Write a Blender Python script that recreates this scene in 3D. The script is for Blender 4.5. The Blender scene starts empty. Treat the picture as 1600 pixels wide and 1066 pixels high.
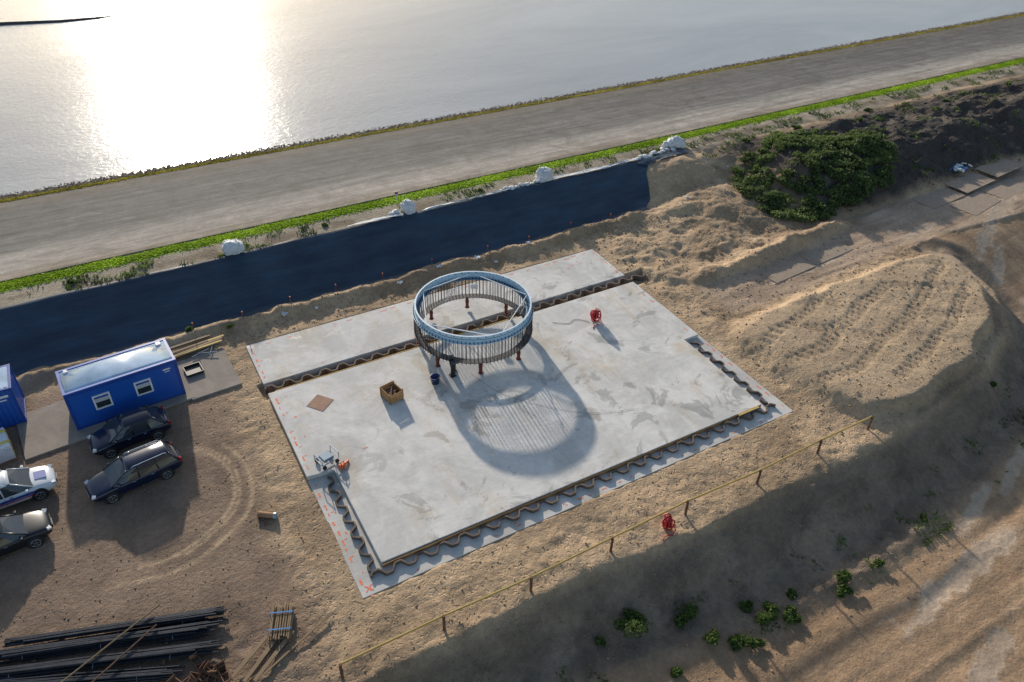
import bpy, bmesh, math, random
import numpy as np
from mathutils import Vector, Matrix
random.seed(7); RNG=np.random.default_rng(11)
SC=bpy.context.scene
COL=SC.collection
R=math.radians

# ------------------------------------------------------------------ noise
_T=RNG.random((256,256))
def vn(x,y,s=0):
    x=np.asarray(x,float)+s*17.31; y=np.asarray(y,float)+s*9.77
    xi=np.floor(x).astype(int); yi=np.floor(y).astype(int)
    fx=x-xi; fy=y-yi
    fx=fx*fx*(3-2*fx); fy=fy*fy*(3-2*fy)
    a=_T[xi%256,yi%256]; b=_T[(xi+1)%256,yi%256]; c=_T[xi%256,(yi+1)%256]; d=_T[(xi+1)%256,(yi+1)%256]
    return (a*(1-fx)+b*fx)*(1-fy)+(c*(1-fx)+d*fx)*fy
def fbm(x,y,o=4,s=0):
    r=0; a=.5; t=0
    for i in range(o):
        r=r+a*vn(x*2**i,y*2**i,s+i*3); t+=a; a*=.5
    return r/t
def ss(a,b,x):
    t=np.clip((x-a)/(b-a),0,1); return t*t*(3-2*t)
def pip(px,py,poly):
    ins=np.zeros(px.shape,bool); n=len(poly)
    for i in range(n):
        x1,y1=poly[i]; x2,y2=poly[(i+1)%n]
        if y1==y2: continue
        c=((y1>py)!=(y2>py))&(px<(x2-x1)*(py-y1)/(y2-y1)+x1)
        ins^=c
    return ins
def dline(px,py,poly,closed=False):
    d=np.full(px.shape,1e9); n=len(poly)
    for i in range(n if closed else n-1):
        x1,y1=poly[i]; x2,y2=poly[(i+1)%n]
        dx,dy=x2-x1,y2-y1
        t=np.clip(((px-x1)*dx+(py-y1)*dy)/(dx*dx+dy*dy),0,1)
        d=np.minimum(d,np.hypot(px-x1-t*dx,py-y1-t*dy))
    return d

# ------------------------------------------------------------------ terrain
CREST=[(-200,17.3),(-20,17.6),(5,18.1),(10,18.1),(15,18.3),(18,17.9),(22,17.6),(27,17.7),(32,17.8),(36,17.7),(40,18.0),(43.5,18.4),(46.8,19.0),(49.8,20.2),(52.4,21.1),(54.7,22.9),(56.5,24.7),(57.2,27.3),(57.8,29.4),(56.6,31.0),(55,31.9)]
LOWPOLY=CREST+[(60,32.3),(75,31),(200,31),(400,0),(400,-300),(-200,-300)]
MOUND=[(35.2,31.5),(33.9,29.8),(33.7,25.5),(34.2,20.9),(35.6,18.6),(40,18.3),(43.5,18.8),(46.7,19.4),(49.6,20.6),(52.1,21.5),(54.3,23.3),(56.0,25.0),(56.7,27.4),(57.3,29.3),(56.0,30.8),(52,31.4),(44,31.3),(39,31.1)]
ZL=-1.75; HC=2.0
def lowd(x,y):
    ins=pip(x,y,LOWPOLY); d=dline(x,y,CREST)
    return np.where(ins,d,0.0)
def bankw(x): return np.interp(x,[10,16,22,30,43,50,56],[3.0,3.7,4.4,4.8,3.6,2.6,2.2])
def prof(y):
    return np.interp(y,[47.3,52.3,56.2,76.3,79.3,86,120],[0,HC,HC+.05,-1.12,-1.6,-3.2,-4])
def prof_right(y):
    return np.interp(y,[38.0,40.2,44.5,47.5,51.2,56.2,76.3,79.3,86,120],[0,.95,2.5,2.4,HC,HC+.05,-1.12,-1.6,-3.2,-4])
def trackw(x,y):
    yc=33.4+.09*np.maximum(x-44,0)
    return (1-ss(1.6,2.4,np.abs(y-yc-.15)))*ss(35.6,38,x)
def cleat(x,y):
    wx=x+1.6*(fbm(x*.16,y*.16,3,15)-.5); wy=y+3.2*(fbm(x*.13,y*.13,3,19)-.5)
    la=wx*.96+wy*.28; lb=wx*.28-wy*.96
    b=np.sin(lb*2*np.pi/2.4); b2=np.sin((wx*.55+wy*.83)*2*np.pi/3.3)
    a=ss(.35,.6,b)*(vn(x*.25,y*.25,66)>.32); c=ss(.55,.75,b2)*(vn(x*.2,y*.2,67)>.6)
    return a,c,la,wx*.83-wy*.55
def moundd(x,y):
    im=pip(x,y,MOUND); dm=np.where(im,dline(x,y,MOUND,True),0)
    k=.8+1.3*(1-ss(35,39,x))+.6*ss(28,31,y)
    dmn=dm+.9*(fbm(x*.7,y*.7,4,14)-.5)*(dm>0)
    return im,dm,ss(0,1,dmn/k)
def terr(x,y):
    x=np.asarray(x,float); y=np.asarray(y,float)
    far=(y>56.2)
    rgt=ss(50,57,x+1.5*(vn(x*.3,y*.3,5)-.5))
    z=prof(y)*(1-rgt)+prof_right(y)*rgt
    land=np.where(far,0,1.0)
    bank=rgt*ss(38,41,y)*(1-ss(49.8,52.2,y))
    z=z+bank*((fbm(x*.22,y*.35,4,3)-.5)*1.7+(fbm(x*1.1,y*1.3,3,8)-.5)*.5)
    m=np.exp(-(((x-47.3)/3.4)**2+((y-49.5)/4.2)**2))
    z=z+m*1.0*(1-ss(50,53,y))+np.exp(-(((x-45.5)/6)**2+((y-43.8)/3.2)**2))*.7
    wob=1.1*(fbm(x*.45,y*0+2,3,4)-.5)
    berm=np.exp(-((y-46.35-wob)/.62)**2)*(1-ss(38,41,x))*(.35+.75*fbm(x*1.1,y*.4,3,9))
    z=z+berm*.62
    z=z+np.exp(-((y-36.7-.06*(x-45)-.8*(fbm(x*.3,y*0,2,2)-.5))/.75)**2)*ss(36,39,x)*(1-ss(52,56,x))*.6*(.45+fbm(x*.7,y*.7,3,6))
    zone=ss(32.9,34.5,x)*ss(35.3,37,y)*(1-ss(46,50,y))*(1-rgt)
    z=z+zone*((fbm(x*.4,y*.5,4,12)-.45)*.9)
    im,dm,plat=moundd(x,y)
    d=lowd(x,y); w=bankw(x)
    zl=ZL*(1-ss(23,33,y)*ss(42,50,x))
    t=np.clip(d/w+.16*(fbm(x*.6,y*.6,4,21)-.5)*(d>.2),0,1)
    s=.45*t*t*(3-2*t)+.55*(1-(1-t)**1.9)
    z=z*(1-s)+zl*s
    mid=np.clip(s*(1-s)*4,0,1)
    z=z+mid*(fbm(x*.8,y*.8,4,22)-.5)*.6
    out=ss(0,1.5,d-w)
    z=z+np.exp(-((d-w-.5)/.6)**2)*(d>0)*.26*(.2+fbm(x*.5,y*.5,3,23))
    z=z+out*((vn(d*1.4,x*.06,24)-.5)*.10+(vn(d*4.1,x*.12,25)-.5)*.035)
    slabd=np.maximum(np.maximum(5.0-x,x-32.75),np.maximum(21.85-y,y-43.85))
    rough=ss(.1,1.2,slabd)*land*(1-ss(51.6,52.3,y))
    tarp=(1-ss(41,44,x))*ss(46.9,47.5,y)
    park=(1-ss(2.0,3.6,x))*ss(22,25,y)*(1-ss(44,46,y))
    tr=trackw(x,y); up=ss(55,58,x)*(1-ss(37.0,38.4,y))*ss(20,24,y)
    rough=rough*(1-tarp)*(1-.8*park)*(1-.9*tr)*(1-.75*out)*(1-.7*plat)*(1-.93*up)
    z=z+rough*((fbm(x*.35,y*.35,3,30)-.45)*.22+(fbm(x*1.5,y*1.5,3,31)-.5)*.16+(vn(x*4.3,y*4.3,32)-.5)*.08)
    z=z+land*(1-tarp)*ss(51.9,52.6,y)*(fbm(x*1.5,y*1.5,3,33)-.5)*.14*(1-ss(54,54.6,y))
    z=z+.72*plat*(1-s)
    ca,cb,la,lc=cleat(x,y); ins=ss(1.0,2.0,dm)
    z=z+ins*(ca*(.035*np.sign(np.sin(la*2*np.pi/.6))-.05)+cb*(.03*np.sign(np.sin(lc*2*np.pi/.6))-.04)+(fbm(x*.35,y*.35,3,16)-.5)*.2)
    z=z*(1-tr)+(-.05+.06*(vn(x*.3,y*3.2,17)-.5)+.03*vn(x*1.2,y*1.2,18))*tr
    near=1-ss(0,.9,slabd)
    z=z*(1-near)+(-.05+.10*fbm(x*1.3,y*1.3,3,40))*near
    z=np.where(slabd<-.12,-.62,z)
    z=np.where((np.abs(y-38.65)<.75)&(x>4.7)&(x<34.3),-.30,z)
    return z
def tz(x,y): return float(terr(np.array([x]),np.array([y]))[0])

# ------------------------------------------------------------------ materials
def newmat(name):
    m=bpy.data.materials.new(name); m.use_nodes=True
    nt=m.node_tree; b=nt.nodes['Principled BSDF']
    return m,nt,b
def ramp(nt,fac,stops):
    r=nt.nodes.new('ShaderNodeValToRGB'); e=r.color_ramp.elements
    while len(e)<len(stops): e.new(.5)
    for i,(p,c) in enumerate(stops):
        e[i].position=p; e[i].color=(*c,1) if not isinstance(c,(int,float)) else (c,c,c,1)
    nt.links.new(fac,r.inputs[0]); return r.outputs[0]
def noise(nt,scale,detail=5,rough=.55,vec=None,dist=0):
    n=nt.nodes.new('ShaderNodeTexNoise'); n.inputs['Scale'].default_value=scale; n.inputs['Detail'].default_value=detail
    n.inputs['Roughness'].default_value=rough; n.inputs['Distortion'].default_value=dist
    if vec is not None: nt.links.new(vec,n.inputs['Vector'])
    return n.outputs['Fac']
def mapping(nt,scale=(1,1,1),rot=(0,0,0),src='Object'):
    tc=nt.nodes.new('ShaderNodeTexCoord'); mp=nt.nodes.new('ShaderNodeMapping')
    mp.inputs['Scale'].default_value=scale; mp.inputs['Rotation'].default_value=rot
    nt.links.new(tc.outputs[src],mp.inputs['Vector']); return mp.outputs[0]
def mix(nt,a,b,f,mode='MIX'):
    m=nt.nodes.new('ShaderNodeMix'); m.data_type='RGBA'; m.blend_type=mode
    for i,v in ((0,f),(6,a),(7,b)):
        s=m.inputs[i]
        if isinstance(v,bpy.types.NodeSocket): nt.links.new(v,s)
        elif i==0: s.default_value=float(v)
        elif isinstance(v,(int,float)): s.default_value=(v,v,v,1)
        else: s.default_value=(*v,1)
    return m.outputs[2]
def math_(nt,op,a,b=0,c=None):
    m=nt.nodes.new('ShaderNodeMath'); m.operation=op
    for i,v in enumerate((a,b,c)):
        if v is None: continue
        if isinstance(v,bpy.types.NodeSocket): nt.links.new(v,m.inputs[i])
        else: m.inputs[i].default_value=v
    return m.outputs[0]
def bump(nt,b,h,strength=.5,dist=.05):
    n=nt.nodes.new('ShaderNodeBump'); n.inputs['Strength'].default_value=strength; n.inputs['Distance'].default_value=dist
    nt.links.new(h,n.inputs['Height']); nt.links.new(n.outputs[0],b.inputs['Normal'])
def simple(name,col,rough=.6,metal=0,var=.25,scale=6,bmp=.0,coat=0,bd=.01):
    m,nt,b=newmat(name); v=mapping(nt)
    f=noise(nt,scale,5,.6,v)
    c=mix(nt,tuple(x*(1-var) for x in col),tuple(min(1,x*(1+var)) for x in col),ramp(nt,f,[(.3,0),(.7,1)]))
    nt.links.new(c,b.inputs['Base Color']); b.inputs['Roughness'].default_value=rough; b.inputs['Metallic'].default_value=metal
    b.inputs['Coat Weight'].default_value=coat
    if bmp: bump(nt,b,noise(nt,scale*4,4,.6,v),bmp,bd)
    return m

def ground_mat():
    m,nt,b=newmat('ground_soil'); L=nt.links
    v=mapping(nt)
    at=nt.nodes.new('ShaderNodeAttribute'); at.attribute_name='albedo'
    pr=nt.nodes.new('ShaderNodeAttribute'); pr.attribute_name='param'
    sep=nt.nodes.new('ShaderNodeSeparateColor'); L.new(pr.outputs['Color'],sep.inputs[0])
    foot,wet,peb=sep.outputs[0],sep.outputs[1],sep.outputs[2]
    big=ramp(nt,noise(nt,.35,6,.6,v),[(.3,.8),(.7,1.2)])
    med=ramp(nt,noise(nt,3.2,6,.65,v),[(.25,.76),(.75,1.22)])
    fine=ramp(nt,noise(nt,24,4,.7,v),[(.25,.72),(.75,1.26)])
    c=mix(nt,at.outputs['Color'],big,1,'MULTIPLY'); c=mix(nt,c,med,1,'MULTIPLY'); c=mix(nt,c,fine,1,'MULTIPLY')
    vo=nt.nodes.new('ShaderNodeTexVoronoi'); vo.inputs['Scale'].default_value=7; L.new(v,vo.inputs['Vector'])
    st=ramp(nt,vo.outputs['Distance'],[(.10,1),(.2,0)])
    st2=math_(nt,'MULTIPLY',st,math_(nt,'MULTIPLY',peb,ramp(nt,noise(nt,1.3,3,.5,v),[(.5,0),(.62,1)])))
    c=mix(nt,c,(.42,.38,.33),math_(nt,'MULTIPLY',st2,.6))
    c=mix(nt,c,mix(nt,c,(.66,.61,.57),1,'MULTIPLY'),wet)
    L.new(c,b.inputs['Base Color'])
    r=math_(nt,'SUBTRACT',.95,math_(nt,'MULTIPLY',wet,.55)); L.new(r,b.inputs['Roughness'])
    b.inputs['Specular IOR Level'].default_value=.25
    v2=nt.nodes.new('ShaderNodeTexVoronoi'); v2.feature='SMOOTH_F1'; v2.inputs['Scale'].default_value=3.9; v2.inputs['Smoothness'].default_value=.45
    dn=nt.nodes.new('ShaderNodeTexNoise'); dn.inputs['Scale'].default_value=1.5; L.new(v,dn.inputs['Vector'])
    add=nt.nodes.new('ShaderNodeVectorMath'); add.operation='ADD'; L.new(v,add.inputs[0]); L.new(dn.outputs['Color'],add.inputs[1]); L.new(add.outputs[0],v2.inputs['Vector'])
    patch=ramp(nt,noise(nt,.5,4,.6,v),[(.38,.25),(.58,1)])
    fp=math_(nt,'MULTIPLY',math_(nt,'MULTIPLY',ramp(nt,v2.outputs['Distance'],[(.10,0),(.36,1)]),foot),patch)
    h=math_(nt,'MULTIPLY',fp,.6)
    h=math_(nt,'ADD',h,math_(nt,'MULTIPLY',noise(nt,5,7,.70,v),.85))
    h=math_(nt,'MULTIPLY',h,math_(nt,'SUBTRACT',1,math_(nt,'MULTIPLY',wet,.9)))
    h=math_(nt,'ADD',h,math_(nt,'MULTIPLY',st2,.25))
    bump(nt,b,h,.85,.11)
    return m

def concrete_mat(name,base=(.72,.69,.64),wetness=True):
    m,nt,b=newmat(name); L=nt.links; v=mapping(nt)
    vs=mapping(nt,(1,.35,1),(0,0,.5)); vl=mapping(nt,(.5,2,1)); a=base
    c=mix(nt,tuple(x*.86 for x in a),tuple(min(.85,x*1.08) for x in a),ramp(nt,noise(nt,.25,9,.7,v,1.0),[(.42,0),(.58,1)]))
    c=mix(nt,c,ramp(nt,noise(nt,.9,7,.7,vs,.8),[(.3,.90),(.7,1.05)]),1,'MULTIPLY')
    c=mix(nt,c,ramp(nt,noise(nt,2,7,.8,vl),[(.35,.90),(.65,1.04)]),1,'MULTIPLY')
    c=mix(nt,c,ramp(nt,noise(nt,30,3,.7,v),[(.2,.87),(.8,1.10)]),1,'MULTIPLY')
    c=mix(nt,c,mix(nt,c,(.90,.77,.60),1,'MULTIPLY'),ramp(nt,noise(nt,.45,7,.72,vs,.5),[(.53,0),(.68,.8)]))
    w=ramp(nt,noise(nt,.42,9,.68,v,.8),[(.565,0),(.60,1)])
    if wetness:
        c=mix(nt,c,mix(nt,c,(.60,.60,.60),1,'MULTIPLY'),math_(nt,'MULTIPLY',w,.8))
        L.new(math_(nt,'SUBTRACT',.85,math_(nt,'MULTIPLY',w,.35)),b.inputs['Roughness'])
    else: b.inputs['Roughness'].default_value=.9
    L.new(c,b.inputs['Base Color']); b.inputs['Specular IOR Level'].default_value=.25
    bump(nt,b,noise(nt,14,6,.7,v),.25,.01)
    return m

def asphalt_mat():
    m,nt,b=newmat('asphalt'); L=nt.links; v=mapping(nt); vs=mapping(nt,(.06,1,1)); vs2=mapping(nt,(.25,.9,1))
    tc=nt.nodes.new('ShaderNodeTexCoord'); sp=nt.nodes.new('ShaderNodeSeparateXYZ'); L.new(tc.outputs['Object'],sp.inputs[0])
    y=math_(nt,'ADD',sp.outputs[1],math_(nt,'MULTIPLY',math_(nt,'SUBTRACT',noise(nt,.5,5,.6,vs2),.5),4.0))
    t=math_(nt,'DIVIDE',math_(nt,'SUBTRACT',y,56),20)
    c=ramp(nt,t,[(0,(.27,.225,.175)),(.06,(.30,.27,.24)),(.20,(.25,.235,.215)),(.34,(.125,.122,.12)),(.8,(.088,.087,.088)),(.97,(.11,.10,.085))])
    c=mix(nt,c,ramp(nt,noise(nt,1.4,8,.75,vs),[(.35,.66),(.65,1.25)]),1,'MULTIPLY')
    c=mix(nt,c,ramp(nt,noise(nt,.3,8,.72,v,1.5),[(.35,.72),(.65,1.22)]),1,'MULTIPLY')
    c=mix(nt,c,ramp(nt,noise(nt,3,6,.75,v),[(.3,.8),(.7,1.2)]),1,'MULTIPLY')
    c=mix(nt,c,ramp(nt,noise(nt,14,4,.75,v),[(.2,.7),(.8,1.3)]),1,'MULTIPLY')
    pale=ramp(nt,noise(nt,.7,7,.75,vs2,.6),[(.62,0),(.68,.45)])
    c=mix(nt,c,(.26,.24,.215),pale)
    L.new(c,b.inputs['Base Color']); b.inputs['Roughness'].default_value=.9; b.inputs['Specular IOR Level'].default_value=.18
    bump(nt,b,noise(nt,9,6,.75,v),.6,.03); return m

def water_mat():
    m,nt,b=newmat('estuary_water'); L=nt.links; v=mapping(nt,(1,1.3,1)); vb=mapping(nt,(.5,1,1))
    c=mix(nt,(.33,.345,.36),(.43,.44,.445),ramp(nt,noise(nt,.03,7,.65,vb,1.4),[(.35,0),(.65,1)]))
    L.new(c,b.inputs['Base Color'])
    L.new(ramp(nt,noise(nt,.05,6,.6,vb,.8),[(.3,.17),(.7,.24)]),b.inputs['Roughness'])
    b.inputs['IOR'].default_value=1.33; b.inputs['Specular IOR Level'].default_value=.15
    h=math_(nt,'ADD',noise(nt,1.5,7,.62,v,.4),math_(nt,'MULTIPLY',noise(nt,.3,4,.5,v),.6))
    bump(nt,b,h,.32,.10); return m

def leaf_mat(name,dark,light,trans=.35):
    m,nt,b=newmat(name); L=nt.links
    at=nt.nodes.new('ShaderNodeAttribute'); at.attribute_name='tint'
    c=mix(nt,dark,light,at.outputs['Fac'])
    L.new(c,b.inputs['Base Color']); b.inputs['Roughness'].default_value=.6; b.inputs['Specular IOR Level'].default_value=.25
    tr=nt.nodes.new('ShaderNodeBsdfTranslucent'); L.new(c,tr.inputs[0])
    mx=nt.nodes.new('ShaderNodeMixShader'); mx.inputs[0].default_value=trans
    L.new(b.outputs[0],mx.inputs[1]); L.new(tr.outputs[0],mx.inputs[2])
    L.new(mx.outputs[0],nt.nodes['Material Output'].inputs[0]); return m

def rust_mat(name,a=(.09,.045,.028),bb=(.22,.11,.06)):
    m,nt,b=newmat(name); v=mapping(nt)
    nt.links.new(mix(nt,a,bb,ramp(nt,noise(nt,3,8,.7,v),[(.35,0),(.7,1)])),b.inputs['Base Color'])
    b.inputs['Roughness'].default_value=.85; bump(nt,b,noise(nt,20,4,.7,v),.4,.01); return m
def wood_mat(name,a,bb):
    m,nt,b=newmat(name); v=mapping(nt,(1,8,8))
    nt.links.new(mix(nt,a,bb,ramp(nt,noise(nt,2.5,6,.7,v),[(.3,0),(.7,1)])),b.inputs['Base Color'])
    b.inputs['Roughness'].default_value=.8; return m
def paint_mat(name,col,rough=.3,dustamt=.1,dustcol=(.10,.085,.07),coat=.35):
    m,nt,b=newmat(name); v=mapping(nt)
    dust=ramp(nt,noise(nt,2.5,6,.7,v),[(.45,0),(.8,dustamt)])
    nt.links.new(mix(nt,col,dustcol,dust),b.inputs['Base Color'])
    b.inputs['Roughness'].default_value=rough; b.inputs['Coat Weight'].default_value=coat; b.inputs['Coat Roughness'].default_value=.08
    return m
def tarp_mat():
    m,nt,b=newmat('black_geotextile'); L=nt.links; v=mapping(nt); vs=mapping(nt,(.25,2,2)); vj=mapping(nt,(.2,.02,1))
    c=mix(nt,(.015,.036,.062),(.028,.060,.094),ramp(nt,noise(nt,.4,6,.6,vs),[(.35,0),(.7,1)]))
    c=mix(nt,c,ramp(nt,noise(nt,2.0,3,.6,vj),[(.35,.8),(.65,1.2)]),1,'MULTIPLY')
    dust=ramp(nt,noise(nt,.8,7,.75,v,.5),[(.56,0),(.85,.25)])
    L.new(mix(nt,c,(.12,.13,.13),dust),b.inputs['Base Color']); b.inputs['Roughness'].default_value=.5
    b.inputs['Specular IOR Level'].default_value=.4
    bump(nt,b,math_(nt,'ADD',noise(nt,1.2,6,.6,vs),math_(nt,'MULTIPLY',noise(nt,25,2,.5,v),.1)),.5,.06); return m

M_={}
M_['ground']=ground_mat()
M_['conc']=concrete_mat('concrete_slab')
M_['conc2']=concrete_mat('concrete_border',(.64,.61,.56),False)
M_['pad']=concrete_mat('concrete_pad',(.34,.29,.24),False)
M_['asph']=asphalt_mat(); M_['water']=water_mat(); M_['tarp']=tarp_mat()
M_['leaf']=leaf_mat('leaf_thicket',(.040,.060,.020),(.17,.23,.075),.4)
M_['leafb']=leaf_mat('leaf_bright',(.040,.068,.018),(.15,.22,.055),.4)
M_['grass']=leaf_mat('grass_blade',(.24,.38,.015),(.48,.66,.05),.55)
M_['grassy']=leaf_mat('grass_dry',(.19,.165,.02),(.40,.36,.06),.5)
M_['rust']=rust_mat('rusty_steel'); M_['rust2']=rust_mat('sheet_pile_rust',(.075,.058,.048),(.21,.15,.115))
M_['leg']=rust_mat('red_oxide_leg',(.14,.030,.022),(.22,.06,.04))
M_['galv']=simple('galvanised_steel',(.36,.43,.50),.42,.35,.15,8)
M_['galvp']=simple('pale_blue_flange',(.62,.72,.80),.5,.0,.12,6)
M_['band']=simple('blue_band_steel',(.46,.66,.80),.5,.0,.2,5)
M_['galvd']=simple('blue_grey_flange',(.16,.24,.32),.5,.1,.2,6)
M_['bolt']=simple('dark_bolt',(.03,.04,.055),.5,.3)
M_['rod']=simple('dark_anchor_rod',(.045,.045,.05),.6,.2)
M_['white']=simple('white_paint',(.75,.76,.78),.45,0,.08,2)
M_['bag']=simple('white_woven_bag',(.66,.67,.68),.7,0,.15,5,.5,0,.03)
M_['blue']=paint_mat('container_blue',(.010,.10,.46),.4,.12)
M_['blued']=paint_mat('container_blue_dark',(.007,.06,.32),.4,.1)
M_['cabroof']=simple('pale_blue_roof_sheet',(.50,.62,.75),.14,.1,.2,.9)
M_['glass']=simple('window_glass',(.03,.04,.05),.06,0,.1,2); 
M_['glass'].node_tree.nodes['Principled BSDF'].inputs['Specular IOR Level'].default_value=.6
M_['blind']=simple('white_blind',(.5,.52,.55),.5,0,.05,3)
M_['tyre']=simple('tyre_rubber',(.02,.02,.02),.8); M_['rim']=simple('alloy_rim',(.35,.36,.38),.35,.8,.1)
M_['blackp']=simple('black_plastic',(.015,.015,.017),.5)
M_['lamp']=simple('lamp_lens',(.55,.58,.6),.1,.2,.05); M_['tail']=simple('tail_lens',(.35,.01,.01),.2)
M_['carblue']=paint_mat('car_paint_navy',(.003,.010,.038),.25,.03); M_['carblk']=paint_mat('car_paint_midnight',(.003,.009,.030),.25,.03)
M_['carwht']=paint_mat('car_paint_silver',(.68,.70,.73),.3,.1); M_['cargry']=paint_mat('car_paint_graphite',(.010,.012,.016),.35,.05,coat=.12)
M_['wood']=wood_mat('weathered_wood',(.16,.10,.055),(.33,.23,.13)); M_['woody']=wood_mat('yellow_timber',(.45,.29,.09),(.66,.48,.17))
M_['woodc']=wood_mat('crate_plywood',(.32,.16,.06),(.48,.27,.11))
M_['red']=simple('red_hose',(.50,.02,.03),.45); M_['orange']=simple('orange_plastic',(.75,.12,.02),.5)
M_['paint']=simple('orange_spray_paint',(.85,.20,.09),.8,0,.25,8)
M_['blk']=simple('dark_steel_bar',(.024,.028,.038),.45,.4,.4,3)
M_['strap']=simple('blue_strap',(.02,.2,.5),.5); M_['bluebin']=simple('blue_bucket',(.02,.04,.14),.5)
M_['stone']=simple('revetment_stone',(.17,.135,.095),.9,0,.45,2.5,.8,0,.08)
M_['mudb']=simple('mud_bank',(.05,.048,.045),.7,0,.3,2)
M_['yel']=simple('yellow_plastic',(.65,.5,.03),.5)
M_['plate']=rust_mat('road_plate',(.29,.215,.155),(.40,.315,.235))
M_['plater']=rust_mat('rusty_plate',(.30,.16,.10),(.40,.24,.16))
M_['clod']=simple('soil_clod',(.33,.235,.15),.95,0,.3,3)
M_['clodd']=simple('dark_soil_clod',(.07,.058,.048),.95,0,.3,3)
M_['cred']=simple('red_stripe',(.5,.03,.03),.4); M_['cblu']=simple('blue_stripe',(.03,.08,.35),.4)
M_['pipe']=rust_mat('orange_pipe',(.30,.15,.07),(.42,.26,.15))

# ------------------------------------------------------------------ mesh builder
class MB:
    def __init__(s): s.v=[]; s.f=[]
    def add(s,vs,fs):
        o=len(s.v); s.v+= [tuple(x) for x in vs]; s.f+=[tuple(i+o for i in f) for f in fs]; return s
    def box(s,c,d,rz=0,rx=0,ry=0):
        m=Matrix.Rotation(rz,3,'Z')@Matrix.Rotation(ry,3,'Y')@Matrix.Rotation(rx,3,'X'); c=Vector(c)
        vs=[c+m@Vector((a*d[0]/2,b*d[1]/2,e*d[2]/2)) for a in(-1,1) for b in(-1,1) for e in(-1,1)]
        return s.add(vs,[(0,1,3,2),(4,6,7,5),(0,4,5,1),(2,3,7,6),(0,2,6,4),(1,5,7,3)])
    def tube(s,path,r,n=8,closed=False,cap=True):
        P=[Vector(p) for p in path]; k=len(P); rings=[]
        rr=r if isinstance(r,(list,tuple)) else [r]*k
        up=None
        for i,p in enumerate(P):
            a=P[(i-1)%k] if (closed or i>0) else p; b=P[(i+1)%k] if (closed or i<k-1) else p
            t=(b-a).normalized()
            if up is None: up=Vector((0,0,1)) if abs(t.z)<.9 else Vector((1,0,0))
            x=t.cross(up).normalized(); y=x.cross(t).normalized(); up=-y if y.dot(up)<0 else y
            rings.append([p+(x*math.cos(2*math.pi*j/n)+y*math.sin(2*math.pi*j/n))*rr[i] for j in range(n)])
        vs=[q for g in rings for q in g]; fs=[]
        for i in range(k if closed else k-1):
            a=i*n; b=((i+1)%k)*n
            for j in range(n): fs.append((a+j,a+(j+1)%n,b+(j+1)%n,b+j))
        if cap and not closed: fs+= [tuple(range(n))[::-1],tuple(range((k-1)*n,k*n))]
        return s.add(vs,fs)
    def cyl(s,c,r,h,n=16): return s.tube([c,(c[0],c[1],c[2]+h)],r,n)
    def prism(s,poly,z0,z1):
        n=len(poly); vs=[(x,y,z0) for x,y in poly]+[(x,y,z1) for x,y in poly]
        fs=[tuple(range(n))[::-1],tuple(range(n,2*n))]+[(i,(i+1)%n,n+(i+1)%n,n+i) for i in range(n)]
        return s.add(vs,fs)
    def annulus(s,r0,r1,z0,z1,n=96):
        vs=[];fs=[]
        for i in range(n):
            a=2*math.pi*i/n; c,d=math.cos(a),math.sin(a)
            vs+=[(r0*c,r0*d,z0),(r1*c,r1*d,z0),(r1*c,r1*d,z1),(r0*c,r0*d,z1)]
        for i in range(n):
            a=4*i; b=4*((i+1)%n)
            for j in range(4): fs.append((a+j,a+(j+1)%4,b+(j+1)%4,b+j))
        return s.add(vs,fs)
    def obj(s,name,mat,parent=None,smooth=False,bevel=0,loc=(0,0,0),rz=0):
        me=bpy.data.meshes.new(name); me.from_pydata(s.v,[],s.f); me.validate()
        bm=bmesh.new(); bm.from_mesh(me); bmesh.ops.recalc_face_normals(bm,faces=bm.faces); bm.to_mesh(me); bm.free()
        if smooth: me.polygons.foreach_set('use_smooth',[True]*len(me.polygons))
        me.materials.append(M_[mat] if isinstance(mat,str) else mat)
        o=bpy.data.objects.new(name,me); COL.objects.link(o)
        if parent: o.parent=parent
        o.location=loc; o.rotation_euler=(0,0,rz)
        if bevel:
            b=o.modifiers.new('bevel','BEVEL'); b.width=bevel; b.segments=2; b.limit_method='ANGLE'
        return o
def tag(o,label,cat,group=None,kind=None):
    o['label']=label; o['category']=cat
    if group: o['group']=group
    if kind: o['kind']=kind
    return o
def thing(name,loc,rz,label,cat,group=None,rx=0,ry=0):
    e=bpy.data.objects.new(name,None); COL.objects.link(e); e.location=loc; e.rotation_euler=(rx,ry,rz); e.empty_display_size=.3
    return tag(e,label,cat,group)
def npmesh(name,V,F,mat,smooth=False,attrs=None):
    me=bpy.data.meshes.new(name); V=np.asarray(V,np.float32); F=np.asarray(F,np.int32); k=F.shape[1]
    me.vertices.add(len(V)); me.vertices.foreach_set('co',V.ravel())
    me.loops.add(F.size); me.loops.foreach_set('vertex_index',F.ravel())
    me.polygons.add(len(F)); me.polygons.foreach_set('loop_start',np.arange(0,F.size,k,dtype=np.int32)); me.polygons.foreach_set('loop_total',np.full(len(F),k,dtype=np.int32))
    if smooth: me.polygons.foreach_set('use_smooth',np.ones(len(F),bool))
    me.update(calc_edges=True)
    for nme,(ty,arr) in (attrs or {}).items():
        a=me.attributes.new(nme,ty,'POINT')
        a.data.foreach_set('color' if ty=='FLOAT_COLOR' else 'value',np.asarray(arr,np.float32).ravel())
    me.materials.append(M_[mat]); o=bpy.data.objects.new(name,me); COL.objects.link(o); return o
def gridfaces(nx,ny):
    i=np.arange(nx*ny).reshape(ny,nx)
    return np.stack([i[:-1,:-1],i[:-1,1:],i[1:,1:],i[1:,:-1]],-1).reshape(-1,4)
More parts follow.
